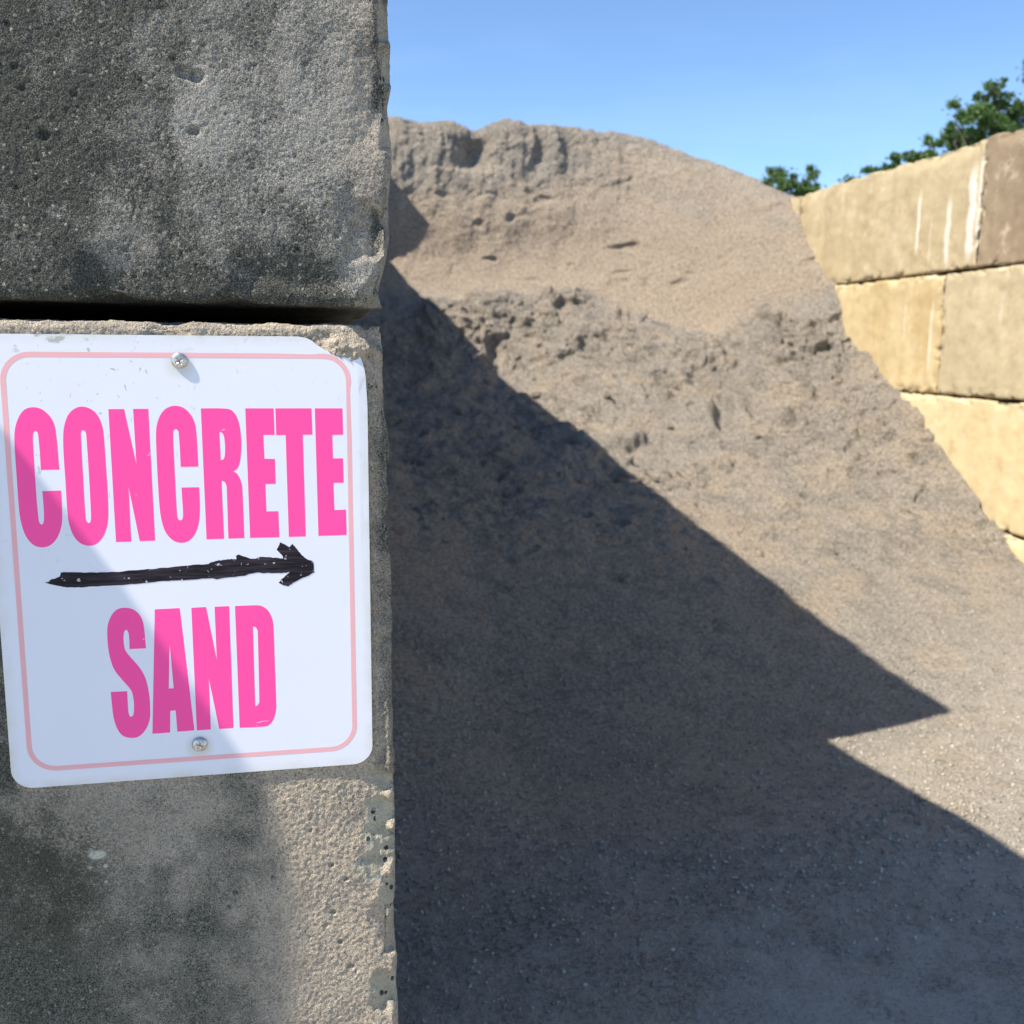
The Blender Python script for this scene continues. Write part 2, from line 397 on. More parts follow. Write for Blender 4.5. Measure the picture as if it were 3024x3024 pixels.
def lower_attrs(V):
    x, z = V[:, 0], V[:, 2] - H
    n = fbm(V, 8, 4, 13); n2 = fbm(V, 30, 3, 15)
    d = .80 + .22 * n + .20 * n2 + .15 * (1 - sst(-.23, -.14, x)) - .0
    d -= .80 * sst(-.075, -.01, x + .03 * n)          # film thinned at right: the sunlit tone is put into the colour
    d -= .35 * sst(-.03, -.06, z) * 0
    top = sst(-.015, .0, z)
    d = d * (1 - top) + (.18 + .3 * n2) * top
    for (px, pz, r, s) in ((-.135, -.385, .07, .5), (-.02, -.47, .06, .1), (-.19, -.375, .05, .35), (-.12, -.44, .05, .3)):
        d -= s * (1 - sst(.2, 1.1, np.hypot((x - px) * .6, z - pz) / r * (1 + .5 * n2)))
    d = d + .4 * (1 - sst(.3, 1.1, np.hypot((x - .034) / .026, (z + .002) / .016))) * n2
    d += .75 * sst(.048, .068, x) * sst(-.385, -.36, z) * (1 - sst(-.06, -.03, z))  # sign's cast shadow painted as a dark strip to its right
    mo = (1 - sst(.3, 1.2, np.hypot((x + .22) * .8, z + .455) / .06 * (1 + .4 * n))) * .9 + .6 * (1 - sst(.2, 1.2, np.hypot((x + .2) * .5, z + .40) / .04 * (1 + .5 * n2)))
    return {'dark': np.clip(d, 0, 1), 'moss': np.clip(mo, 0, 1) * .7, 'cool': .35 * (1 - sst(-.08, .0, x)), 'film': (1 - .45 * (1 - sst(-.25, -.12, x + .04 * n))) * np.ones(len(V)),
            'white': np.clip((1 - sst(.5, 1.1, np.hypot((x + .179) * .8, z + .4268) / .0062 * (1 + 1.1 * fbm(V, 160, 3, 140)))) + (1 - sst(.5, 1.1, np.hypot(x + .1714, z + .4375) / .0022)) + (1 - sst(.5, 1.1, np.hypot(x + .172, z + .452) / .0016)), 0, 1)}

XS = axis(.0013, .03, .002, XW, XE, -.30, XE)
YS = axis(.003, .01, .08, .8525, 2.68, .8525, .93)
up_pits = [((x, .853, z + H), r * 1.05, min(r * .8, .004)) for x, z, r in
 [(-0.0913, 0.2163, 0.0026), (-0.2041, 0.2032, 0.0027), (-0.1634, 0.1857, 0.0025), (-0.1865, 0.1551, 0.005), (-0.0113, 0.1341, 0.0018), (-0.0318, 0.1213, 0.0022), (-0.0274, 0.1054, 0.0018), (-0.132, 0.0731, 0.0025), (-0.1274, 0.0533, 0.0025), (-0.1364, 0.0438, 0.003), (-0.1967, 0.0554, 0.0022), (0.0449, 0.0967, 0.0054), (0.0297, 0.0888, 0.0025), (-0.1585, 0.1074, 0.0014), (-0.0687, 0.2272, 0.0014), (-0.0117, 0.1878, 0.0014), (-0.0154, 0.2008, 0.0011), (0.0082, 0.2186, 0.0022), (-0.0475, 0.1309, 0.0014), (-0.2, 0.188, 0.0029), (-0.2073, 0.2322, 0.0022), (-0.2079, 0.1161, 0.0018), (-0.0825, 0.2062, 0.0068), (-0.0745, 0.2042, 0.0068), (-0.0779, 0.1639, 0.0045)]]
rp = random.Random(9)
for _ in range(55):
    up_pits.append(((rp.uniform(-.26, .06), .853, H + rp.uniform(.03, .27)), rp.uniform(.0008, .0016), .0022))
up_chips = [((.064, .858, H + .262), (1, -.5, .1), .024, 1, .5), ((.066, .858, H + .222), (1, -.7, 0), .017, 1, .55), ((.068, .857, H + .175), (1, -.9, 0), .018, 1, .55),
            ((.055, .862, H + .045), (.8, -.6, -.5), .055, .9, .25), ((.040, .857, H + .095), (.4, -1, 0), .03, .5, .2), ((.04, .862, H + .03), (.3, -.6, -1), .045, .9, .3)]
zt_up = np.concatenate([np.arange(.033, .30, .0013), np.linspace(.31, .634, 10)]) + H
def ext_up(V, N):
    z = V[:, 2] - H
    o = .0007 * fbm(V, 30, 3, 77)
    o += np.where(N[:, 0] > .3, .005 * fbm(V * [0, 0, 1], 16, 3, 78) - .012 * (1 - sst(.03, .10, z)) - .001, 0)
    return o
b = block('concrete_block', (XW, XE + .004, .8525, 2.68, H + .033, H + .634), M_NEAR, 21, r=.009, res=(XS + (XS - XW) / .61 * .004, YS, zt_up),
          amp=.0012, grain=.00055, chips=up_chips, pits=up_pits, edge=.35, extra=ext_up, attrs=upper_attrs)
tag(b, 'dark weathered concrete block with small voids, filling the top left above the white sign', 'concrete block', GRP)

lo_pits = [((x, .853, z + H), r, d) for x, z, r, d in
 [(.0183, -.5007, .003, .003), (.012, -.512, .002, .002), (.033, -.555, .0035, .003), (.024, -.53, .0025, .003), (-.0658, -.4724, .0028, .003), (-.072, -.485, .0022, .003), (-.2168, -.4814, .005, .002), (.03, -.47, .002, .003), (.018, -.455, .002, .003), (-.034, -.461, .0018, .003), (.0, -.42, .0018, .002)]]
lo_chips = [((.0615, .858, H - .380), (.5, -1, .3), .013, .9, .9), ((.058, .857, H - .412), (.35, -1, .05), .018, .9, 1), ((.057, .8545, H - .442), (.3, -1, .15), .024, .95, 1), ((.050, .8542, H - .462), (.2, -1, .1), .017, .8, 1),
            ((.063, .855, H - .485), (.5, -1, 0), .018, .9, .75), ((.066, .858, H - .53), (1, -.7, 0), .02, .9, .55), ((.063, .858, H - .582), (.45, -1, 0), .022, .9, .7),
            ((.052, .862, H + .006), (.75, -.3, .75), .032, 1, .35), ((.060, .860, H - .03), (.9, -.6, .3), .03, .9, .3)]
def ext_lo(V, N):
    x, z = V[:, 0], V[:, 2] - H
    fr = N[:, 1] < -.5
    o = np.where(fr, -.0024 * sst(-.36, -.18, z) * sst(.0, .05, x) - .0006 * sst(-.36, -.2, z), 0) + .0009 * fbm(V, 26, 3, 87)
    o += .0010 * np.clip(noise(V, 300, 31), 0, 1)
    o += np.where((N[:, 0] > .3), .0035 * fbm(V * [0, 0, 1], 18, 3, 88) + .004 * sst(-.2, -.6, z) - .004 * (1 - sst(.0, .09, -z)), 0)
    rr = np.hypot((x - .034 + .35 * (z + .003)) / .024, (z + .002) / .013)
    o += np.where(fr, .0075 * (1 - sst(.35, 1.15, rr * (1 + .35 * fbm(V, 90, 3, 91)))) * (.55 + .7 * np.abs(fbm(V, 120, 3, 92))), 0)
    o += np.where((N[:, 2] > .3), .002 * fbm(V, 60, 3, 89), 0)
    return o
zt_lo = np.concatenate([np.linspace(-.60, -.595, 2), np.arange(-.593, .018, .0013), [.018]]) + H
b = block('concrete_block', (XW, XE, .8525, 2.68, H - .66, H + .018), M_NEAR, 33, r=.007, res=(XS, YS, np.concatenate([np.linspace(-.66, -.625, 6)[:-1] + H, np.arange(-.625, .0165, .0013) + H, [H + .018]])),
          amp=.0010, grain=.0006, chips=lo_chips, pits=lo_pits, edge=.3, extra=ext_lo, attrs=lower_attrs)
tag(b, 'grey brown concrete block with a pale chipped right edge, carrying the white sign', 'concrete block', GRP)

def plain_dark(V):
    n = fbm(V, 3, 4, 2)
    return {'dark': np.clip(.65 + .6 * n, 0, 1), 'moss': np.clip(n, 0, .3)}
# the rest of the near wall: its stepped top edge throws the big shadow across the sand
left = [((XW, XE - .004, 2.69, 4.51, H + .026, H + .636), 'dark concrete block behind the top left block, second from the front in its course'),
        ((XW, XE - .004, 4.52, 6.34, H + .026, H + .636), 'dark concrete block third from the front, above the course with the sign'),
        ((XW, XE - .004, 6.35, 8.18, H + .026, H + .636), 'dark concrete block last in the course above the sign block'),
        ((XW, XE, 2.69, 4.51, H - .60, H + .016), 'dark concrete block behind the sign block in the same course'),
        ((XW, XE, 4.52, 6.34, H - .60, H + .016), 'dark concrete block third from the front in the sign course'),
        ((XW, XE, 6.35, 8.18, H - .60, H + .016), 'dark concrete block last in the sign course'),
        ((XW, XE, .86, 2.68, -.02, H - .665), 'dark concrete block buried in sand under the sign block'),
        ((XW, XE - .002, 2.12, 4.03, H + .640, H + 1.25), 'concrete block first in the stepped back course above the left wall'),
        ((XW, XE - .002, 4.04, 5.86, H + .640, H + 1.25), 'concrete block second in the stepped back course above the left wall'),
        ((XW, XE - .002, 5.87, 7.70, H + .640, H + 1.25), 'concrete block last in the stepped back course above the left wall'),
        ((XW, XE - .002, 6.87, 8.69, H + 1.256, H + 1.86), 'single concrete block topmost at the far end of the left wall')]
for i, (bx, lab) in enumerate(left):
    tag(block('concrete_block', bx, M_NEAR, 50 + i, r=.012, amp=.003, edge=.4, attrs=plain_dark), lab, 'concrete block', GRP)

# added unseen stack, profile shaped to cast the shadow on the sign's lower left
def prow(V, zt):
    return V
def shadow_block(z0, z1, top, lab, seed):
    x0, x1 = -1.21, -.600
    if top:
        prof = [(.7130, z0), (.7130, H + .10), (.7117, H + .264), (.7187, H + .334), (.7420, H + .378), (.7616, H + .402), (.80, H + .410)]
    else:
        prof = [(.7130, z0), (.7130, z1)]
    prof = prof + [(2.54, z1), (2.54, z0)]
    bm = bmesh.new(); ring = []
    for x in (x1, x0):
        ring.append([bm.verts.new((x - (x0 + x1) / 2, y - 1.6, z - z0)) for y, z in prof])
    n = len(prof)
    bm.faces.new(ring[0]); bm.faces.new(ring[1][::-1])
    for i in range(n):
        bm.faces.new((ring[0][i], ring[1][i], ring[1][(i + 1) % n], ring[0][(i + 1) % n]))
    bmesh.ops.recalc_face_normals(bm, faces=bm.faces)
    bmesh.ops.bevel(bm, geom=[e for e in bm.edges if abs(e.verts[0].co.x) > .3 and abs(e.verts[1].co.x - e.verts[0].co.x) < .01 and e.calc_length() > .5], offset=.002, segments=2, affect='EDGES')
    me = bpy.data.meshes.new('concrete_block'); bm.to_mesh(me); bm.free(); me.materials.append(M_NEAR)
    for an, v in (('dark', .7), ('moss', .1), ('chip', 0)):
        at = me.attributes.new(an, 'FLOAT', 'POINT'); at.data.foreach_set('value', np.full(len(me.vertices), v, dtype=np.float32))
    o = bpy.data.objects.new('concrete_block', me); COL.objects.link(o); o.location = ((x0 + x1) / 2, 1.6, z0)
    tag(o, lab, 'concrete block', GRP)
shadow_block(H - .20, H + .41, True, 'added concrete block out of view left of the sign, top shaped to cast its shadow', 1)
shadow_block(H - .81, H - .201, False, 'added concrete block in the middle of the unseen shadow casting stack left of the sign', 2)
shadow_block(0.0, H - .811, False, 'added concrete block at the foot of the unseen shadow casting stack left of the sign', 3)

# ------------------------------------------------------------------ right wall
WX = 3.167
def wall_chips(bx, seed, n=9, big=.05):
    r = random.Random(seed); out = []
    for _ in range(n):
        y = r.uniform(bx[2], bx[3]); e = r.choice([bx[4], bx[5], bx[5]])
        out.append(((bx[0] + .008, y, e - (.01 if e == bx[5] else -.01)), (-1, 0, 1.2 if e == bx[5] else -1.2), r.uniform(.4, 1) * big, .8, 1))
    return out
def far_attrs(V): return {}
cream = mat_wall_block('cream_lime_stained_concrete', (0.412, 0.345, 0.211), (0.363, 0.295, 0.171), (0.274, 0.207, 0.122),
    [(4.915, .015, H + .86, H + .50, .95), (4.66, .024, H + .80, H + .41, .9), (4.485, .038, H + .92, H + .43, 1), (4.435, .012, H + .98, H + .45, .8), (4.80, .010, H + .72, H + .42, .35)], .45, 1)
brown = mat_wall_block('brown_stained_concrete', (0.274, 0.217, 0.140), (0.221, 0.167, 0.108), (0.176, 0.128, 0.086), [(3.98, .012, H + .80, H + .45, .6)], .35, 2)
mixd = mat_wall_block('tan_streaked_concrete', (0.490, 0.404, 0.234), (0.421, 0.335, 0.180), (0.353, 0.246, 0.108), [(4.74, .012, H + .30, H - .10, .7), (4.98, .009, H + .34, H + .05, .5)], .5, 3)
grey = mat_wall_block('pale_grey_tan_concrete', (0.431, 0.364, 0.230), (0.353, 0.300, 0.189), (0.274, 0.217, 0.131), [(4.2, .02, H + .3, H + .1, .3)], .22, 4)
pale = mat_wall_block('pale_cream_concrete', (0.529, 0.448, 0.270), (0.480, 0.394, 0.225), (0.372, 0.286, 0.153), [], .25, 5)
def ragged(V, N):
    # the top arris of the upper course is broken away in scallops
    y = V[:, 1]; 
    e = sst(H + .93, H + 1.02, V[:, 2]) * (V[:, 0] < WX + .12)
    return -e * (.03 * np.clip(fbm(V * [0, 1, 0], 5, 4, 5) + .25, 0, 1)) + .004 * fbm(V, 7, 3, 8)
def rres(bx, vis):
    st = .0075 if vis else .04
    return (np.concatenate([np.arange(bx[0], bx[0] + .15, .01), np.linspace(bx[0] + .16, bx[1], 8)]),
            np.linspace(bx[2], bx[3], int((bx[3] - bx[2]) / st)), np.linspace(bx[4], bx[5], int((bx[5] - bx[4]) / st)))
def course(z0, z1, cuts, infos, dx=0):
    for i, (lab, m, vis) in enumerate(infos):
        sd = int(abs(z0) * 100) + i * 3
        bx = (WX + dx + .004 * ((i * 7 + int(z0 * 10)) % 3 - 1), WX + .61, cuts[i] + .004, cuts[i + 1] - .004, z0 + .004, z1 - .005)
        tag(block('concrete_block', bx, m, sd, r=.012, res=rres(bx, vis), amp=.008, edge=1.0, chips=wall_chips(bx, sd, 9, .05) if vis else (),
                  extra=ragged if z1 > H + .9 else None), lab, 'concrete block', GRP)
b_ = .61
course(H + 1.019 - b_, H + 1.019, [.76, 2.588, 4.418, 6.248, 8.08],
       [('concrete block nearest the yard in the top course of the right wall', brown, False), ('plain brown stained concrete block at the right edge, top course of the right wall', brown, True),
        ('cream concrete block with white lime runs, top course of the right wall', cream, True), ('concrete block at the far end of the right wall, top course, behind the sand', cream, False)])
course(H + 1.019 - 2 * b_, H + 1.019 - b_, [.99, 2.82, 4.651, 6.48, 8.31],
       [('concrete block nearest the yard in the second course of the right wall', grey, False), ('speckled grey tan concrete block at the right edge, second course of the right wall', grey, True),
        ('tan concrete block with ochre runs, second course of the right wall, beside the sand', mixd, True), ('concrete block at the far end of the second course of the right wall', mixd, False)])
course(H + 1.019 - 3 * b_, H + 1.019 - 2 * b_, [1.82, 3.65, 5.48, 7.31],
       [('concrete block nearest the yard, third course of the right wall', pale, False), ('pale cream concrete block meeting the sand slope, third course of the right wall', pale, True),
        ('concrete block buried behind sand in the third course of the right wall', pale, False)])
course(H + 1.019 - 4 * b_, H + 1.019 - 3 * b_, [2.4, 4.23, 6.06],
       [('cream concrete block, only a sliver above the sand at the right edge', pale, True), ('concrete block buried behind sand in the lowest course of the right wall', pale, False)])

# ------------------------------------------------------------------ the heap of sand
ANC = [  # label rows from the yard to the back: lists of (x, y, z - H)
 [(-.9, -.9, -1.45), (3.3, -.9, -1.45)],
 [(-.6, .30, -1.16), (3.3, .30, -1.16)],
 [(.0, 1.0, -1.03), (1.3, 1.0, -.93), (3.3, 1.0, -.93)],
 [(.0, 1.6, -1.02), (1.3, 1.55, -.93), (2.0, 1.6, -.95), (3.3, 1.6, -.96)],
 [(.0, 2.55, -.86), (.5, 2.55, -1.02), (1.2, 2.55, -1.07), (1.9, 2.58, -1.05), (3.3, 2.6, -1.02)],
 [(.0, 3.65, -.42), (.3, 3.65, -.66), (.6, 3.66, -.77), (1.71, 3.66, -.81), (2.3, 3.7, -.88), (2.88, 3.8, -.88), (3.17, 3.9, -.91), (3.3, 3.9, -.91)],
 [(.0, 4.45, -.28), (.44, 4.4, -.53), (1.51, 4.53, -.56), (2.0, 4.5, -.66), (2.5, 4.5, -.65), (2.9, 4.54, -.58), (3.17, 4.54, -.465), (3.3, 4.54, -.42)],
 [(.0, 5.3, -.20), (.5, 5.3, -.34), (1.4, 5.3, -.34), (2.0, 5.05, -.47), (2.5, 5.0, -.38), (2.9, 4.85, -.42), (3.17, 4.99, -.195), (3.3, 5.0, -.15)],
 [(.0, 6.05, -.05), (.61, 6.1, -.14), (1.23, 6.1, -.12), (1.66, 6.1, -.09), (2.0, 5.8, -.21), (2.33, 5.45, -.27), (2.78, 5.25, -.23), (3.17, 5.32, .0), (3.3, 5.3, .05)],
 [(.0, 6.4, .2), (.65, 6.45, .20), (1.0, 6.42, .27), (1.3, 6.40, .35), (1.74, 6.40, .37), (2.12, 6.15, .17), (2.5, 5.95, .07), (2.62, 5.9, .16), (2.76, 5.85, .27), (2.97, 5.6, .14), (3.17, 5.56, .16), (3.3, 5.55, .2)],
 [(.0, 6.8, .35), (.70, 6.85, .37), (1.37, 6.8, .37), (1.84, 6.75, .39), (2.26, 6.5, .19), (2.6, 6.25, .11), (2.85, 6.05, .30), (3.02, 5.85, .30), (3.17, 5.77, .42), (3.3, 5.75, .42)],
 [(.0, 7.0, .60), (.70, 7.02, .60), (1.4, 7.0, .60), (1.9, 6.98, .62), (2.3, 6.78, .52), (2.7, 6.5, .50), (2.95, 6.2, .55), (3.17, 5.95, .56), (3.3, 5.95, .56)],
 [(.0, 7.12, .97), (.72, 7.12, .97), (1.42, 7.12, 1.0), (1.9, 7.1, 1.02), (2.37, 7.0, 1.02), (2.75, 6.7, .85), (3.06, 6.25, .75), (3.17, 6.13, .73), (3.3, 6.1, .73)],
 [(.0, 7.3, 1.60), (.5, 7.3, 1.56), (.74, 7.3, 1.53), (1.0, 7.3, 1.50), (1.2, 7.3, 1.48), (1.32, 7.3, 1.53), (1.5, 7.3, 1.54), (1.75, 7.3, 1.53), (1.95, 7.3, 1.54), (2.3, 7.25, 1.52), (2.42, 7.2, 1.51), (2.64, 7.1, 1.415), (3.03, 6.8, 1.215), (3.2, 6.47, 1.03), (3.3, 6.45, .99)],
 [(.0, 7.9, 1.58), (1.5, 7.9, 1.52), (2.4, 7.8, 1.45), (3.0, 7.5, 1.15), (3.2, 7.1, .98), (3.3, 7.0, .95)],
 [(.0, 9.3, .6), (3.3, 9.3, .3)],
 [(.0, 11.2, -1.45), (3.3, 11.2, -1.45)]]
NXC = 500
U = np.linspace(0, 1, NXC)
def rowpts(a):
    a = np.array(a, float); x = a[0, 0] + U * (a[-1, 0] - a[0, 0])
    y = np.interp(x, a[:, 0], a[:, 1]); z = np.interp(x, a[:, 0], a[:, 2])
    k = 13; ker = np.hanning(k + 2)[1:-1]; ker /= ker.sum()
    sm = lambda v: np.convolve(np.pad(v, k // 2, mode='edge'), ker, 'valid')
    return np.stack([x, sm(y), sm(z)], 1)
RP = np.stack([rowpts(a) for a in ANC])          # rows x columns x 3
def monot(R, tt):
    """Hermite interpolation between rows, tangents limited so the bank does not overshoot"""
    n = len(R); out = []; lab = []
    d = R[1:] - R[:-1]; L = np.linalg.norm(d, axis=2, keepdims=True) + 1e-6
    T = np.zeros_like(R); s = d / L
    T[1:-1] = (s[:-1] * L[1:] + s[1:] * L[:-1]) / (L[:-1] + L[1:]); T[0] = s[0]; T[-1] = s[-1]
    for i in range(n - 1):
        m = tt[i]
        for j in range(m):
            t = j / m; h00 = 2 * t**3 - 3 * t**2 + 1; h10 = t**3 - 2 * t**2 + t; h01 = -2 * t**3 + 3 * t**2; h11 = t**3 - t**2
            out.append(h00 * R[i] + h10 * L[i] * T[i] * .85 + h01 * R[i + 1] + h11 * L[i] * T[i + 1] * .85); lab.append(i + t)
    out.append(R[-1]); lab.append(n - 1); return np.stack(out), np.array(lab)
Lr = np.linalg.norm(RP[1:, NXC // 2] - RP[:-1, NXC // 2], axis=1)
res_ = [.10, .05, .014, .0065, .006, .006, .006, .006, .006, .005, .005, .005, .005, .008, .03, .06]
G, LAB = monot(RP, [max(3, int(l / r)) for l, r in zip(Lr, res_)])
nr, nc = G.shape[:2]
du = np.gradient(G, axis=1); dv = np.gradient(G, axis=0)
N = np.cross(du, dv); N /= np.linalg.norm(N, axis=2, keepdims=True) + 1e-9
P = G.reshape(-1, 3).copy(); Nf = N.reshape(-1, 3); lab = np.repeat(LAB, nc)
x, y, z = P[:, 0], P[:, 1], P[:, 2]
PN = P + .12 * np.stack([noise(P, 2.2, 91), noise(P, 2.2, 92), noise(P, 2.2, 93)], 1)
# how cloddy each zone is
clod = np.exp(-((lab - 8.75) / .85) ** 2) * (.60 + .48 * np.exp(-((x - 1.35) / .7) ** 2)) * (.75 + .5 * noise(np.stack([x, y, z], 1), 1.1, 90))
flute = sst(11.6, 12.6, lab) * (1 - sst(13.1, 13.6, lab))
smoothc = sst(10.2, 10.8, lab) * (1 - sst(11.9, 12.6, lab))
slope = sst(4.6, 5.5, lab) * (1 - sst(8.2, 9, lab))
rsl = sst(2.2, 2.9, x) * sst(5.5, 7, lab) * (1 - sst(10, 11, lab))
floor_ = 1 - sst(4.4, 5.4, lab)
off = .035 * fbm(P, 1.3, 3, 41) * (1 - floor_ * .7)
rid = 1 - np.abs(fbm(PN, 5.5, 4, 42)) * 2.4
off += clod * (.062 * fbm(PN, 3.4, 5, 43, .6) + .045 * np.clip(rid, 0, 1) * sst(-.2, .4, noise(P, 3, 4)) - .012)
# cracked lumps: cells quantised
def worley(P, sc, s, rot=True):
    Q = np.asarray(P) * sc + 500.3; I = np.floor(Q).astype(np.int64); f = Q - I
    d1 = np.full(len(Q), 9.); d2 = np.full(len(Q), 9.); idv = np.zeros(len(Q))
    for a in (-1, 0, 1):
        for b2 in (-1, 0, 1):
            for c in (-1, 0, 1):
                h = _h(I[:, 0] + a, I[:, 1] + b2, I[:, 2] + c, s)
                px = a + (h & 1023) / 1023.; py = b2 + ((h >> 10) & 1023) / 1023.; pz = c + ((h >> 20) & 1023) / 1023.
                d = np.sqrt((px - f[:, 0]) ** 2 + (py - f[:, 1]) ** 2 + (pz - f[:, 2]) ** 2)
                nw = d < d1; d2 = np.where(nw, d1, np.minimum(d2, d)); idv = np.where(nw, (h >> 5 & 255) / 255., idv); d1 = np.where(nw, d, d1)
    return d1, d2, idv
sel = (clod > .05) | (flute > .05) | (rsl > .05)
w1, w2, wid = worley(PN[sel] , 5.0, 5)
lump = np.zeros(len(P)); lump[sel] = (wid - .5) * .10 * sst(.0, .12, w2 - w1) 
off += lump * clod * 1.5 * sst(-.1, .2, fbm(P, 1.5, 2, 66))
w1, w2, wid = worley(PN[sel], 17, 15)
lump = np.zeros(len(P)); lump[sel] = (wid - .5) * .024 * sst(.0, .15, w2 - w1)
off += lump * np.clip(clod * 1.1 + flute * .35 + rsl * .3, 0, 1)
# upper scarp: vertical flutes and bites just under the rim
fl = fbm(P * [1, .3, .22], 4.2, 4, 51, .5)
bite = np.clip(-fbm(P * [1, .4, .45], 2.6, 3, 52, .4) - .12, 0, 1)
left_ = 1 - sst(1.9, 2.6, x)
off += flute * left_ * (.06 * fl - .19 * bite * sst(12.3, 12.6, lab) * (1 - .85 * sst(12.75, 12.95, lab))) + flute * .016 * fbm(PN, 7, 4, 53)
off += smoothc * (.016 * fbm(P * [1, 1, .4], 6, 3, 54) + .022 * fbm(PN, 2.6, 4, 155) - .02 * sst(.3, .5, noise(PN * [1, 1, 1.8], 5, 156)))
off += .02 * sst(10.5, 12.9, lab) * (1 - sst(13.3, 13.8, lab)) * fbm(PN, 9, 4, 157, .6) * (1 - .5 * sst(2.2, 2.8, x))
off += slope * (.020 * fbm(PN, 3.5, 4, 55) + .010 * fbm(PN, 16, 3, 57))
off += rsl * (.018 * fbm(PN, 4.2, 5, 58, .6))
# slumps and runnels: broad relief stretched down the slope
zone = sst(5.6, 6.6, lab) * (1 - sst(9.3, 9.9, lab))
sx = np.stack([x * 1.0, lab * .32, z * 0], 1)
run = fbm(sx + .25 * np.stack([noise(P, 1.8, 101), noise(P, 1.8, 102), noise(P, 1.8, 103)], 1), 2.3, 4, 104, .55)
off += zone * .06 * fbm(PN, 5.5, 5, 131, .6) * sst(-.25, .35, noise(P, 1.5, 132))
off += zone * (.11 * run + .06 * fbm(PN, 2.1, 3, 105)) * (.5 + .5 * sst(.6, 1.3, x)) * (1 - .7 * sst(2.5, 3.0, x))
gul = np.exp(-((x - 2.28 - .10 * noise(P, 2.5, 107)) / .05) ** 2) + .8 * np.exp(-((x - 2.47 - .08 * noise(P, 2.5, 108)) / .04) ** 2)
off -= gul * sst(6.9, 7.4, lab) * (1 - sst(8.3, 8.8, lab)) * .09
shelf = sst(7.2, 7.9, lab + .5 * noise(P, 1.6, 106)) * (1 - sst(8.0, 8.6, lab)); off += shelf * .05 * (x < 2.4)
pits2 = noise(PN, 6.5, 109); off -= zone * .022 * sst(.38, .58, pits2)
edge_ = sst(2.75, 3.05, x) * sst(5.5, 6.5, lab) * (1 - sst(9.5, 10.5, lab)); off += edge_ * (.016 * fbm(PN, 6, 4, 110, .6) - .028 * sst(.3, .5, noise(PN, 8, 111)))
# small pocks where lumps have rolled, denser in the shaded slope
pk = noise(P, 9.5, 61); off -= (slope * .9 + floor_ * .12) * .030 * sst(.42, .66, pk)
pk = noise(P, 21, 62); off -= (slope + .35 * clod + .25 * rsl) * .014 * sst(.38, .62, pk)
off += .0035 * fbm(P, 26, 3, 63) + .0016 * noise(P, 95, 64) + .0008 * noise(P, 190, 65)
# run lines sliding off the left bank
off += (1 - sst(.25, .9, x)) * sst(4, 5.5, lab) * (1 - sst(7, 8, lab)) * .014 * fbm(np.stack([x * 1.1 + z * 1.4, y * .6, z * 0], 1), 6, 3, 67)
off += slope * .028 * fbm(PN * [1, 1, 1], 7, 4, 68) + (rsl * .02 + clod * .02) * np.clip(fbm(PN, 9, 4, 69, .65), -1, .3)
env = sst(1.0, 2.2, lab) * (1 - sst(14, 15, lab))
rim = .018 * np.clip(noise(P * [1, 1, 1], 8, 71), 0, 1) * np.exp(-((lab - 13) / .25) ** 2) + .07 * np.exp(-((x - 1.46) / .09) ** 2) * np.exp(-((lab - 13) / .2) ** 2) * (.6 + .6 * noise(P, 14, 72))
P2 = P + Nf * (off * env)[:, None]; P2[:, 2] += rim * (x < 2.9) + H
# heap edges in the yard sink into the gravel
fade = (1 - sst(.5, 1.0, y)) * (1 - sst(.0, .6, x + .6))
P2[:, 2] -= fade * .6
tanz = np.clip(sst(9.6, 10.5, lab) * (1 - sst(12.0, 12.5, lab + .4 * noise(P, 1.6, 82))) + .8 * sst(.35, .6, noise(P, 1.9, 83)) * rsl, 0, 1)
tanz = np.maximum(tanz, .8 * sst(1.9, 2.3, x) * sst(12.0, 12.3, lab) * (1 - sst(12.6, 12.9, lab)))
tanz = np.maximum(tanz, .75 * sst(.0, .35, fbm(P, 1.4, 4, 121, .6)) * sst(4.3, 5.0, lab) * (1 - sst(7.0, 8.0, lab)) * (1 - sst(1.6, 2.2, x)))
stk = fbm(np.stack([x * 1.3 + z * 1.5, y * .5 + 0 * x, z * 0], 1), 9, 4, 122, .65)  # dark streaks put into the colour as relief on the shaded bank
damp = np.clip(clod * .45 * sst(-.1, .4, fbm(P, 3, 3, 81)) + flute * .55 * left_ * sst(12.4, 13.0, lab), 0, 1)
mouth = np.clip(sst(3.3, 1.7, y - .5 * (x - 1.6)) * (.72 + .45 * noise(P, 5, 86) + .5 * noise(P, 17, 87)), 0, 1)
dry = np.exp(-((lab - 9.55) / .3) ** 2) * sst(-.2, .3, noise(P, 1.7, 85) + .15) * .75
ii = np.arange(nr * nc).reshape(nr, nc)
QS = np.stack([ii[:-1, :-1].ravel(), ii[:-1, 1:].ravel(), ii[1:, 1:].ravel(), ii[1:, :-1].ravel()], 1)
sand = mesh_obj('sand_pile', P2, QS, M_SAND, loc=(1.6, 4.0, 0), attrs={'tan': tanz * .85, 'damp': np.clip(damp + .8 * sst(.05, .4, stk) * (1 - sst(.5, 1.5, x)) * sst(3.6, 4.6, lab) * (1 - sst(7.5, 8.5, lab)) + .5 * sst(.05, .35, fbm(P * [.7, .7, 2.0], 2.3, 5, 158, .6)) * sst(9.8, 10.5, lab) * (1 - sst(13.5, 14, lab)) + .7 * sst(.12, .4, fbm(P * [1, 1, 1.6], 4.5, 5, 123, .65)) * sst(3.8, 4.8, lab) * (1 - sst(9, 9.6, lab)), 0, 1), 'dry': dry, 'mouth': mouth})  # damp also holds streaks and blotches painted in as relief shading
tag(sand, 'big heap of damp grey brown sand filling the bay between the concrete walls', 'sand pile')
SP = P2.reshape(nr, nc, 3)

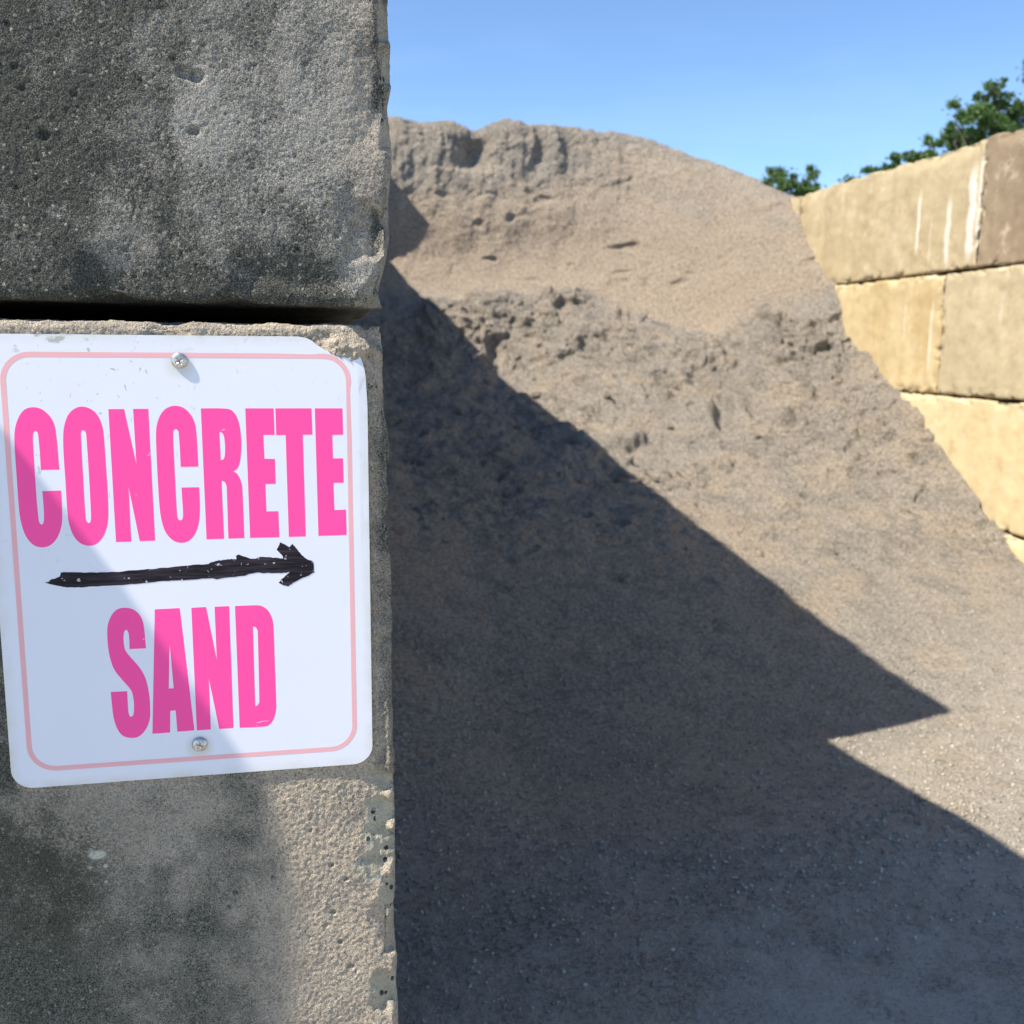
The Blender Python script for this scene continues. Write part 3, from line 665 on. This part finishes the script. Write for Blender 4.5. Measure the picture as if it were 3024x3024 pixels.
# ---- lumps that rolled off the scarp (each its own thing)
def surf_at(px, py):
    """surface point nearest a given x, y in front of the scarp"""
    d = (SP[..., 0] - px) ** 2 + (SP[..., 1] - py) ** 2; k = np.unravel_index(np.argmin(d), d.shape); return SP[k]
def lump_mesh(seed, nm='sand_clod'):
    bm = bmesh.new(); bmesh.ops.create_icosphere(bm, subdivisions=3, radius=1)
    co = np.array([v.co[:] for v in bm.verts])
    r = 1 + .35 * fbm(co, 1.1, 3, seed) + .12 * fbm(co, 4, 3, seed + 1)
    r = np.minimum(r, 1.05)
    for v, k in zip(bm.verts, r): v.co = v.co * float(k); v.co.z = max(v.co.z * .8, -.35)
    me = bpy.data.meshes.new(nm); bm.to_mesh(me); bm.free(); me.materials.append(M_SAND)
    me.polygons.foreach_set('use_smooth', np.ones(len(me.polygons), dtype=bool)); return me
LM = [lump_mesh(100 + i) for i in range(5)]
rc = random.Random(5)
clods = [(1.42, 4.42, .030), (1.47, 4.47, .022), (1.54, 4.43, .018), (1.60, 4.46, .028), (1.70, 4.44, .022), (1.36, 4.40, .016), (1.78, 4.50, .015), (1.22, 4.38, .020), (1.50, 4.36, .012), (1.64, 4.36, .013),
         (1.30, 5.6, .035), (1.55, 5.45, .025), (1.72, 5.62, .03), (1.1, 5.2, .02), (1.95, 5.2, .022), (2.35, 4.95, .02)]
for i, (cx, cy, s) in enumerate(clods):
    p = surf_at(cx, cy)
    o = bpy.data.objects.new('sand_clod', LM[i % 5]); COL.objects.link(o)
    o.location = (p[0], p[1], p[2] + s * .15); o.scale = (s, s * rc.uniform(.7, 1), s * rc.uniform(.6, .9)); o.rotation_euler = (0, 0, rc.uniform(0, 6))
    tag(o, 'small clod of sand lying by the long shadow edge in the middle of the slope' if i < 10 else 'larger clod of sand that rolled down just below the crumbly ledge', 'sand clod', 'small clods at the shadow edge' if i < 10 else 'clods below the ledge')
p = surf_at(.37, 2.75)
# ---- fine gravel dusted over the floor of the bay
rg = np.random.default_rng(3)
ok = np.argwhere((LAB[:, None] > 2.6) & (LAB[:, None] < 5.4) & (SP[..., 0] > .1) & (SP[..., 0] < 3.15))
wts = np.exp(-np.clip(SP[ok[:, 0], ok[:, 1], 1] - 1.7, 0, 9) * 1.3 + .5 * (SP[ok[:, 0], ok[:, 1], 0] - 1.6)); wts /= wts.sum()
pick = ok[rg.choice(len(ok), 42000, p=wts, replace=False)]
bm = bmesh.new(); bmesh.ops.create_icosphere(bm, subdivisions=1, radius=1)
ico = np.array([v.co[:] for v in bm.verts]); icf = np.array([[v.index for v in f.verts] for f in bm.faces]); bm.free()
c = SP[pick[:, 0], pick[:, 1]]; n = len(c)
sz = .0012 + .0045 * rg.random(n) ** 4
A = rg.normal(size=(n, 3, 3)); Qm, _ = np.linalg.qr(A)
sh = ico[None] * (1 + .25 * rg.normal(size=(n, len(ico), 1))) * np.array([1, .8, .6]) 
VV = np.einsum('nij,nkj->nki', Qm, sh) * sz[:, None, None] + c[:, None, :] + np.array([0, 0, .3]) * sz[:, None, None]
FF = (icf[None] + (np.arange(n) * len(ico))[:, None, None]).reshape(-1, 3)
mg = NT('pale_gravel_grains'); gg = mg.t.nodes.new('ShaderNodeNewGeometry'); ri = gg.outputs['Random Per Island']
mg.fin(mg.mix(mg.rng(ri, .55, .9), mg.mix(mg.rng(ri, 0, .5), (.20, .185, .155), (.32, .295, .24)), (.45, .42, .35)), .9, spec=.1)
tag(mesh_obj('fine_gravel', VV.reshape(-1, 3), FF, mg.m, loc=(1.6, 2.5, .4), smooth=False), 'fine pale grit dusted over the sand floor', kind='stuff')

# ------------------------------------------------------------------ the sign
LET = json.loads('[["C",[[[-95.3,79.0,1],[-108.9,79.0,1],[-108.8,93.6,0],[-109.1,105.1,0],[-109.5,108.4,0],[-110.8,109.7,0],[-112.5,108.3,0],[-113.2,103.5,0],[-113.4,88.6,0],[-113.4,59.4,0],[-113.0,40.9,0],[-112.4,36.8,0],[-110.9,35.4,0],[-109.5,37.0,0],[-108.8,42.5,0],[-108.7,52.6,0],[-108.8,62.1,1],[-94.9,62.3,1],[-95.0,52.3,0],[-95.3,42.1,0],[-96.3,33.7,0],[-100.0,24.4,0],[-105.4,18.6,0],[-111.8,16.9,0],[-117.9,19.0,0],[-122.6,25.1,0],[-125.5,34.5,0],[-126.8,47.2,0],[-126.9,72.2,0],[-126.9,91.3,0],[-126.5,105.3,0],[-124.9,114.3,0],[-121.3,122.4,0],[-116.9,126.9,0],[-111.1,128.2,0],[-105.1,126.5,0],[-100.0,121.5,0],[-96.9,114.9,0],[-95.9,105.8,0],[-95.5,93.4,0]]]],["O",[[[-75.2,128.6,0],[-68.7,126.3,0],[-64.3,121.3,0],[-61.6,113.8,0],[-60.7,104.7,0],[-60.4,83.7,0],[-60.2,62.6,0],[-60.5,45.5,0],[-61.7,34.4,0],[-65.1,25.1,0],[-70.3,19.0,0],[-76.3,17.1,0],[-82.6,19.2,0],[-87.4,24.9,0],[-90.4,34.4,0],[-91.3,46.3,0],[-91.3,71.6,0],[-91.4,90.8,0],[-90.9,105.0,0],[-89.5,114.0,0],[-86.1,122.3,0],[-81.1,127.0,0]],[[-75.9,110.0,0],[-77.4,108.6,0],[-77.8,103.2,0],[-78.0,71.4,0],[-78.0,43.4,0],[-77.6,37.9,0],[-75.9,35.7,0],[-74.3,37.3,0],[-73.7,44.2,0],[-73.5,75.5,0],[-73.7,100.6,0],[-74.0,108.0,0]]]],["N",[[[-56.2,126.5,1],[-44.4,126.5,1],[-37.3,82.1,1],[-37.7,126.6,1],[-26.2,126.6,1],[-25.9,19.8,1],[-37.8,19.8,1],[-44.2,64.4,1],[-44.3,19.5,1],[-56.0,19.6,1]]]],["C",[[[10.2,79.8,1],[-3.5,79.7,1],[-3.5,93.9,0],[-3.8,105.8,0],[-4.3,109.0,0],[-6.1,110.3,0],[-7.6,109.1,0],[-8.3,104.2,0],[-8.3,87.2,0],[-8.2,61.5,0],[-8.0,42.5,0],[-7.4,37.5,0],[-5.6,36.0,0],[-3.8,37.4,0],[-3.2,43.3,0],[-3.4,52.8,0],[-3.6,62.9,1],[10.1,62.9,1],[10.2,51.6,0],[9.9,43.0,0],[8.7,33.4,0],[5.5,24.7,0],[0.3,18.9,0],[-5.9,17.4,0],[-12.0,19.6,0],[-17.1,25.8,0],[-19.9,35.0,0],[-21.2,47.2,0],[-21.6,70.3,0],[-21.6,89.9,0],[-21.3,106.0,0],[-19.9,115.2,0],[-16.3,123.2,0],[-11.3,127.6,0],[-5.3,129.0,0],[0.7,127.3,0],[5.8,122.2,0],[8.9,115.0,0],[9.8,106.5,0],[10.1,92.9,0]]]],["R",[[[14.0,126.8,1],[27.2,126.8,0],[35.4,126.2,0],[39.0,124.2,0],[42.1,119.1,0],[43.9,111.4,0],[44.6,101.1,0],[44.1,90.8,0],[43.1,83.9,0],[41.6,79.2,0],[39.8,76.9,0],[37.5,75.5,1],[40.1,73.7,0],[42.3,70.1,0],[43.8,64.8,0],[44.2,57.9,0],[44.4,19.8,1],[31.6,19.8,1],[31.8,58.1,0],[31.5,63.8,0],[30.4,66.8,0],[27.9,67.9,1],[28.2,19.7,1],[14.3,19.7,1]],[[27.7,107.8,1],[29.7,107.0,0],[31.1,104.2,0],[31.6,99.5,0],[31.6,92.7,0],[31.0,87.5,0],[29.9,85.4,0],[27.9,84.8,1]]]],["E",[[[48.6,126.7,1],[71.0,126.6,1],[71.2,104.9,1],[62.2,105.0,1],[62.5,85.4,1],[70.9,85.2,1],[70.9,64.5,1],[62.6,64.5,1],[62.8,41.7,1],[72.4,41.6,1],[72.6,19.7,1],[49.0,19.8,1]]]],["T",[[[72.4,126.6,1],[101.3,126.5,1],[101.6,104.9,1],[93.8,104.8,1],[94.2,19.7,1],[80.3,19.7,1],[80.0,104.8,1],[72.5,104.7,1]]]],["E",[[[104.0,126.5,1],[126.4,126.4,1],[126.6,104.6,1],[117.7,104.5,1],[117.9,85.0,1],[126.1,84.9,1],[126.3,64.4,1],[117.9,64.5,1],[118.2,41.5,1],[127.8,41.6,1],[128.0,20.0,1],[104.6,19.8,1]]]],["S",[[[-37.2,-70.3,1],[-50.1,-70.3,1],[-49.9,-60.9,0],[-50.4,-56.0,0],[-51.7,-54.0,0],[-53.2,-55.0,0],[-54.1,-58.9,0],[-54.3,-64.3,0],[-53.5,-70.6,0],[-50.4,-76.1,0],[-44.2,-84.6,0],[-40.0,-92.5,0],[-37.6,-101.3,0],[-36.4,-112.3,0],[-36.4,-124.2,0],[-37.3,-132.4,0],[-40.7,-140.4,0],[-46.3,-146.0,0],[-52.2,-147.0,0],[-58.7,-144.7,0],[-63.0,-138.4,0],[-65.4,-128.6,0],[-66.2,-116.7,0],[-66.5,-106.0,1],[-53.7,-106.2,1],[-53.7,-116.6,0],[-53.6,-123.9,0],[-52.9,-127.4,0],[-51.6,-128.5,0],[-49.9,-126.9,0],[-49.2,-122.4,0],[-49.0,-115.1,0],[-49.9,-107.8,0],[-52.1,-103.1,0],[-57.9,-95.0,0],[-62.8,-87.1,0],[-65.2,-78.9,0],[-66.5,-69.0,0],[-66.7,-57.4,0],[-65.7,-48.6,0],[-62.4,-40.8,0],[-57.8,-36.3,0],[-52.0,-35.2,0],[-46.0,-36.7,0],[-41.3,-40.9,0],[-38.7,-47.2,0],[-37.7,-55.3,0],[-37.4,-62.5,0]]]],["A",[[[-28.8,-37.6,1],[-9.2,-37.4,1],[-1.8,-143.9,1],[-15.6,-144.1,1],[-16.2,-125.3,1],[-20.5,-125.4,1],[-21.4,-144.4,1],[-35.6,-144.5,1]],[[-18.5,-67.0,1],[-16.9,-105.9,1],[-20.8,-105.9,1]]]],["N",[[[0.0,-37.6,1],[11.7,-37.4,1],[18.6,-83.6,1],[18.5,-37.5,1],[30.2,-37.5,1],[30.0,-144.0,1],[18.3,-144.1,1],[11.5,-98.7,1],[11.5,-144.1,1],[0.1,-144.1,1]]]],["D",[[[34.9,-37.6,1],[51.7,-37.7,0],[56.8,-38.7,0],[61.4,-42.4,0],[64.3,-48.4,0],[65.6,-56.7,0],[65.8,-85.3,0],[66.0,-122.5,0],[65.5,-131.0,0],[63.4,-138.3,0],[59.8,-143.0,0],[54.5,-144.5,0],[35.1,-144.2,1]],[[48.8,-55.9,1],[51.1,-56.7,0],[52.3,-59.3,0],[52.6,-64.3,0],[52.1,-117.9,0],[51.6,-123.0,0],[50.4,-125.1,0],[48.5,-125.9,1]]]],["arrow",[[[-111.5,-11.9,1],[-108.5,-11.5,1],[-106.6,-9.2,1],[-104.2,-8.8,1],[-101.8,-7.9,1],[-99.9,-7.2,1],[-98.9,-4.3,1],[-96.8,-3.9,0],[-83.7,-4.5,0],[-71.8,-5.0,0],[-57.3,-5.1,0],[-41.5,-4.1,0],[-26.8,-3.5,0],[-10.7,-2.3,0],[1.7,-1.5,0],[15.4,-1.0,1],[16.7,0.4,1],[21.8,1.3,0],[30.6,2.4,0],[37.6,2.3,1],[37.3,5.3,1],[39.3,6.0,1],[45.2,3.9,1],[49.0,1.9,1],[52.8,2.1,1],[56.0,3.6,1],[64.9,2.7,0],[75.2,1.3,1],[74.6,4.0,1],[70.2,8.9,1],[72.0,12.8,1],[73.2,15.3,1],[76.8,13.3,1],[80.3,10.8,1],[83.0,13.7,1],[86.4,9.7,0],[90.7,3.7,0],[95.6,-0.5,1],[99.7,-1.6,1],[100.5,-11.1,1],[95.5,-14.0,0],[88.9,-16.5,0],[82.4,-19.9,0],[78.7,-22.6,1],[74.5,-21.4,1],[71.0,-19.3,1],[74.1,-15.5,0],[80.3,-10.4,1],[73.6,-10.8,0],[62.0,-10.4,0],[51.8,-9.7,1],[44.1,-11.7,0],[36.4,-12.6,1],[30.1,-12.9,1],[25.0,-13.3,1],[21.2,-14.4,1],[17.5,-13.0,1],[8.7,-13.4,0],[-5.0,-14.0,0],[-17.4,-14.0,0],[-35.9,-15.0,0],[-53.1,-16.3,0],[-72.4,-16.6,0],[-86.8,-16.8,0],[-96.3,-16.1,0],[-104.5,-14.2,1],[-108.6,-12.8,1]]]]]')
SG = empty('sign', (cx_, .85, cz_)); SG.rotation_euler = (0, -0.004395803889509784, 0)
tag(SG, 'white metal sign reading CONCRETE SAND in pink above and below a black arrow', 'sign')
def bend(x, z):
    """depth of the sheet: the top right corner is knocked back over the broken arris"""
    u = ((x - .118) + (z - .158)) / 1.414
    u2 = (x - .138)
    return (max(u, 0) ** 2) * 5.0 + (max(u2, 0) ** 2) * 4.0 * (1 if z > 0 else max(0, 1 + z * 8))
def outline_panel():
    pts = []; w, h, r = .147, .1845, .0165
    def arc(cx, cz, a0, a1, n=10):
        return [(cx + r * math.cos(math.radians(a0 + (a1 - a0) * i / n)), cz + r * math.sin(math.radians(a0 + (a1 - a0) * i / n))) for i in range(n + 1)]
    pts += arc(-w + r, -h + r, 180, 270); pts += arc(w - r, -h + r, 270, 360)
    cut = [(148.4, 128), (145.9, 153), (144.6, 161), (142.4, 167.5), (139.6, 171.2), (136.5, 170.0), (133, 167.9), (129.4, 168.6), (125.4, 167.6), (122.5, 169.4), (118.6, 170.2), (115.4, 173.4), (112.3, 174.4), (109.2, 176.7), (106.2, 178.4), (103.1, 181.2), (98.7, 183.4), (92, 184.6)]
    pts += [(min(a / 1000, .147), b / 1000) for a, b in cut]
    pts += arc(-w + r, h - r, 90, 180)
    return pts
def cdt_mesh(outers, step, name, mat, yoff, thick=0, parent=None):
    V2 = []; E = []
    for ring in outers:
        s = len(V2); V2 += [Vector(p) for p in ring]; E += [(s + i, s + (i + 1) % len(ring)) for i in range(len(ring))]
    nb = len(V2)
    def inside(p, ring):
        c = False; j = len(ring) - 1
        for i in range(len(ring)):
            xi, yi = ring[i]; xj, yj = ring[j]
            if (yi > p[1]) != (yj > p[1]) and p[0] < (xj - xi) * (p[1] - yi) / (yj - yi + 1e-12) + xi: c = not c
            j = i
        return c
    if step:
        xs_ = [p[0] for p in outers[0]]; zs_ = [p[1] for p in outers[0]]
        for a in np.arange(min(xs_), max(xs_), step):
            for b in np.arange(min(zs_), max(zs_), step):
                if inside((a, b), outers[0]) and not any(inside((a, b), o) for o in outers[1:]): V2.append(Vector((a, b)))
    vo, eo, fo, *_ = delaunay_2d_cdt(V2, E, [], 0, 1e-7)
    F = []
    for f in fo:
        c = sum((vo[i] for i in f), Vector((0, 0))) / len(f)
        if inside(c, outers[0]) and not any(inside(c, o) for o in outers[1:]): F.append(list(f))
    Vv = [(p.x, bend(p.x, p.y) + yoff, p.y) for p in vo]
    bm = bmesh.new(); bv = [bm.verts.new(v) for v in Vv]
    for f in F:
        try: bm.faces.new([bv[i] for i in f])
        except ValueError: pass
    bmesh.ops.delete(bm, geom=[v for v in bm.verts if not v.link_faces], context='VERTS')
    for f in bm.faces: f.normal_update()
    if sum(f.normal.y * f.calc_area() for f in bm.faces) > 0: bmesh.ops.reverse_faces(bm, faces=bm.faces)
    if thick:
        ex = bmesh.ops.extrude_face_region(bm, geom=list(bm.faces))
        bmesh.ops.translate(bm, vec=(0, -thick, 0), verts=[g for g in ex['geom'] if isinstance(g, bmesh.types.BMVert)])
        bmesh.ops.recalc_face_normals(bm, faces=bm.faces)
    me = bpy.data.meshes.new(name); bm.to_mesh(me); bm.free(); me.materials.append(mat)
    o = bpy.data.objects.new(name, me); COL.objects.link(o); o.parent = parent; return o
cdt_mesh([outline_panel()], .007, 'panel', mat_panel(), .0015, .0015, SG)
def rr(w, h, r, n=12):
    o = []
    for (sx, sz, a0) in ((-1, -1, 180), (1, -1, 270), (1, 1, 0), (-1, 1, 90)):
        for i in range(n + 1):
            a = math.radians(a0 + 90 * i / n); o.append((sx * (w - r) + r * math.cos(a), sz * (h - r) + r * math.sin(a)))
    return o
cdt_mesh([rr(.1338, .17095, .0225), rr(.1298, .16695, .0185)], 0, 'border_line', mat_print('faded_pink_line', (.80, .42, .43)), -.00004, .00004, SG)
def smooth_path(pts):
    n = len(pts); out = []
    P_ = [Vector((a / 1000, b / 1000)) for a, b, c in pts]; C_ = [c for a, b, c in pts]
    for i in range(n):
        j = (i + 1) % n; p1, p2 = P_[i], P_[j]
        if C_[i] and C_[j]: out.append(tuple(p1)); continue
        p0 = P_[i - 1] if not C_[i] else p1 - (p2 - p1); p3 = P_[(j + 1) % n] if not C_[j] else p2 + (p2 - p1)
        for k in range(5):
            t = k / 5
            out.append(tuple(.5 * ((2 * p1) + (p2 - p0) * t + (2 * p0 - 5 * p1 + 4 * p2 - p3) * t * t + (3 * p1 - p0 - 3 * p2 + p3) * t ** 3)))
    return out
pink = mat_print('hot_pink_vinyl', (1.0, .07, .335)); mk = mat_marker()
for nm, rings in LET:
    rs = [smooth_path(r) for r in rings]
    if nm == 'arrow':
        rnd = random.Random(8); R0 = []
        for i, p in enumerate(rs[0]):
            q = rs[0][(i + 1) % len(rs[0])]; L = math.dist(p, q); m_ = max(1, int(L / .0022))
            for k in range(m_):
                t = k / m_; R0.append((p[0] + (q[0] - p[0]) * t + rnd.uniform(-.00022, .00022), p[1] + (q[1] - p[1]) * t + rnd.uniform(-.00028, .00028)))
        cdt_mesh([R0], 0, 'arrow', mk, -.00008, .00008, SG)
    else:
        cdt_mesh(rs, 0, 'letter', pink, -.00004, .00004, SG)
# pan head screws with a cross recess
def screw_mesh():
    n = 46; Rr = .0064; V = []; F = []; ids = {}
    for ri in range(n + 1):
        r = Rr * ri / n
        for a in range(72 if ri else 1):
            th = 2 * math.pi * a / 72; x_, z_ = r * math.cos(th), r * math.sin(th)
            h = .0026 * math.sqrt(max(0, 1 - (r / Rr) ** 2.4)) + .0004
            if ri == n: h = 0
            ca, sa = math.cos(.5), math.sin(.5); xr, zr = x_ * ca + z_ * sa, -x_ * sa + z_ * ca
            arm = min(max(abs(xr) - .0005, 0) + max(abs(zr) - .0031, 0) * 1.6, max(abs(zr) - .0005, 0) + max(abs(xr) - .0031, 0) * 1.6)
            dep = max(0, 1 - arm / .00035) * (.0016 * (1 - .5 * min(1, r / .0034))) + max(0, 1 - r / .0014) * .0006
            ids[(ri, a)] = len(V); V.append((x_, -h + dep, z_))
    for ri in range(n):
        for a in range(72):
            b = (a + 1) % 72
            if ri == 0: F.append((ids[(0, 0)], ids[(1, a)], ids[(1, b)]))
            else: F.append((ids[(ri, a)], ids[(ri + 1, a)], ids[(ri + 1, b)], ids[(ri, b)]))
    me = bpy.data.meshes.new('screw'); me.from_pydata(V, [], F); me.update()
    me.polygons.foreach_set('use_smooth', np.ones(len(me.polygons), dtype=bool)); return me
ms = NT('dull_zinc'); sn = ms.noise(500, 3, .6)
ms.fin(ms.mix(ms.rng(sn, .4, .7), (.62, .61, .58), (.36, .34, .31)), ms.rng(sn, .3, .7, .25, .45), metal=.9)
SM = screw_mesh(); SM.materials.append(ms.m)
for i, (sx, sz, rt) in enumerate(((-.0008, .1647, 0), (.002, -.1563, .9))):
    o = bpy.data.objects.new('screw', SM); COL.objects.link(o); o.parent = SG; o.location = (sx, -.0001, sz); o.rotation_euler = (0, rt, 0)

# ------------------------------------------------------------------ loose stones set in the broken arris of the sign block (parts of that block)
# ------------------------------------------------------------------ trees beyond the wall
bark = simple('grey_brown_bark', (.10, .08, .06), .9, 0, .4, 12)
def tube(bmV, bmF, a, b, ra, rb, n=7):
    a, b = np.array(a, float), np.array(b, float); d = b - a; d /= np.linalg.norm(d) + 1e-9
    u = np.cross(d, [0, 0, 1] if abs(d[2]) < .9 else [1, 0, 0]); u /= np.linalg.norm(u); v = np.cross(d, u); s = len(bmV)
    for p, r in ((a, ra), (b, rb)):
        for k in range(n):
            t = 2 * math.pi * k / n; bmV.append(p + (u * math.cos(t) + v * math.sin(t)) * r)
    for k in range(n): bmF.append((s + k, s + (k + 1) % n, s + n + (k + 1) % n, s + n + k))
def limb(V, F, a, b, ra, rb, rnd, seg=5, sag=.08):
    a, b = np.array(a, float), np.array(b, float); L = np.linalg.norm(b - a); pr = a; r0 = ra
    for i in range(1, seg + 1):
        t = i / seg; p = a + (b - a) * t + (rnd.normal(size=3) * sag * L * .25 if i < seg else 0); r1 = ra + (rb - ra) * t
        tube(V, F, pr, p, r0, r1); pr, r0 = p, r1
def tree(base, clusters, label, seed, leafm, lsz=.072, dens=520, low=()):
    rnd = np.random.default_rng(seed); T = empty('tree', base)
    tag(T, label, 'tree', 'trees beyond the right wall')
    base = np.array(base, float); V = []; F = []
    cs = [np.array(c[:3]) for c in clusters]; top = max(c[2] for c in cs); cen = np.mean(cs, 0)
    fork = np.array([base[0] + (cen[0] - base[0]) * .5, base[1] + (cen[1] - base[1]) * .5, base[2] + (min(c[2] for c in cs) - base[2]) * .55])
    limb(V, F, base - [0, 0, .2], fork, .17, .11, rnd, 6, .05)
    for c in clusters: limb(V, F, fork, np.array(c[:3]), .06, .012, rnd, 6, .15)
    LV = []; 
    for (x_, y_, z_, r) in list(clusters) + list(low):
        cc = np.array([x_, y_, z_])
        k = max(6, int(13 * (r / .5)))
        subs = [cc + rnd.normal(size=3) * r * .50 * [1, 1, .85] for _ in range(k)]
        for sc in subs:
            limb(V, F, cc, sc, .010, .004, rnd, 3, .2)
            rr_ = r * rnd.uniform(.26, .50); m = int(dens * (rr_ / .2) ** 2)
            d = rnd.normal(size=(m, 3)); d /= np.linalg.norm(d, axis=1)[:, None]
            LV.append(sc + d * (rr_ * np.abs(rnd.normal(size=m)) * .62)[:, None] * [1.1, 1.1, .8])
    C = np.concatenate(LV); m = len(C)
    # leaves: folded diamonds hanging at random
    ax = rnd.normal(size=(m, 3)); ax[:, 2] -= .4; ax /= np.linalg.norm(ax, axis=1)[:, None]
    sd = np.cross(ax, rnd.normal(size=(m, 3))); sd /= np.linalg.norm(sd, axis=1)[:, None]; nn = np.cross(ax, sd)
    L = lsz * rnd.uniform(.6, 1.25, m)[:, None]; W = L * .36
    Vl = np.stack([C, C + ax * L * .45 + sd * W + nn * W * .35, C + ax * L, C + ax * L * .45 - sd * W + nn * W * .35], 1).reshape(-1, 3)
    k = np.arange(m) * 4; Fl = np.concatenate([np.stack([k, k + 1, k + 2], 1), np.stack([k, k + 2, k + 3], 1)])
    mesh_obj('crown', Vl - base, Fl, leafm, parent=T, smooth=False)
    mesh_obj('trunk', np.array(V) - base, F, bark, parent=T)
    return T
lf = mat_leaf('summer_leaves', (.055, .11, .028), (.11, .19, .055)); lf2 = mat_leaf('darker_leaves', (.045, .095, .028), (.09, .16, .045))
z = lambda r: r + H + .10
tree((10.0, 20, 0), [(9.52, 20, z(3.45), .30), (9.62, 20.1, z(3.2), .28), (9.95, 20, z(3.20), .28), (10.2, 20.1, z(3.37), .26), (10.38, 20, z(3.28), .26), (10.6, 20, z(3.12), .24), (10.1, 20.4, z(2.9), .45)],
     'low leafy tree showing in the notch where the sand meets the right wall', 11, lf, low=[(9.9, 20.2, z(2.2), .7), (10.3, 20.2, z(1.5), .7)])
tree((12.1, 20, 0), [(11.75, 20, z(3.62), .24), (12.05, 20, z(3.72), .22), (12.27, 20, z(3.85), .2), (12.0, 20.2, z(3.3), .45)],
     'small tuft of leaves just above the middle of the right wall top', 12, lf2, low=[(12.1, 20.2, z(2.6), .7), (12, 20.2, z(1.8), .7)])
tree((13.0, 20.5, 0), [(12.9, 20.5, z(4.02), .22), (13.1, 20.5, z(4.2), .26), (13.35, 20.5, z(4.3), .24), (13.25, 20.6, z(3.9), .4)],
     'low branch tips left of the tall tree above the right wall', 13, lf, low=[(13.1, 20.5, z(3), .7), (13.1, 20.5, z(2), .7)])
tree((14.3, 20, 0), [(13.78, 20, z(4.95), .30), (13.66, 20, z(4.62), .28), (14.0, 20, z(4.55), .34), (14.22, 20, z(5.05), .26), (14.30, 20, z(5.35), .25), (14.48, 20, z(5.55), .22), (14.62, 20, z(5.25), .25), (14.72, 20, z(5.05), .2), (14.4, 20, z(4.75), .38), (14.75, 20, z(4.6), .35), (14.3, 20.4, z(4.2), .6)],
     'tallest green tree standing above the right wall, full rounded crown', 14, lf, low=[(14.3, 20.2, z(3.3), .8), (14.3, 20.2, z(2.4), .8)])
tree((15.9, 20, 0), [(15.1, 20, z(5.0), .26), (15.2, 20, z(5.18), .22), (15.5, 20, z(5.2), .3), (15.38, 20, z(5.9), .24), (15.45, 20, z(6.15), .22), (15.8, 20, z(6.0), .5), (15.3, 20.2, z(4.7), .4), (16.0, 20, z(5.3), .5)],
     'tree cut by the right edge of the picture, a leafy bough hanging higher up', 15, lf2, low=[(15.9, 20.2, z(4.2), .8), (15.9, 20.2, z(3.2), .8)])
# a bare tree, far off
V = []; F = []; rnd = np.random.default_rng(22); bx_ = np.array([57.5, 101.0, 0.])
def grow(p, d, L, r, k):
    q = p + d * L; tube(V, F, p, q, r, r * .62, 4)
    if k == 0: return
    for _ in range(3 if k > 1 else 4):
        nd = d + rnd.normal(size=3) * .34; nd[2] = abs(nd[2]) + .25; nd /= np.linalg.norm(nd); grow(p + d * L * rnd.uniform(.5, 1), nd, L * rnd.uniform(.55, .8), r * .45, k - 1)
grow(bx_, np.array([0, 0, 1.]), 8.0, .14, 5)
BT = empty('bare_tree', tuple(bx_)); tag(BT, 'leafless grey tree faint in the distance above the right wall', 'bare tree')
mesh_obj('trunk', np.array(V) - bx_, F, simple('pale_grey_twigs', (.42, .38, .40), .9), parent=BT)
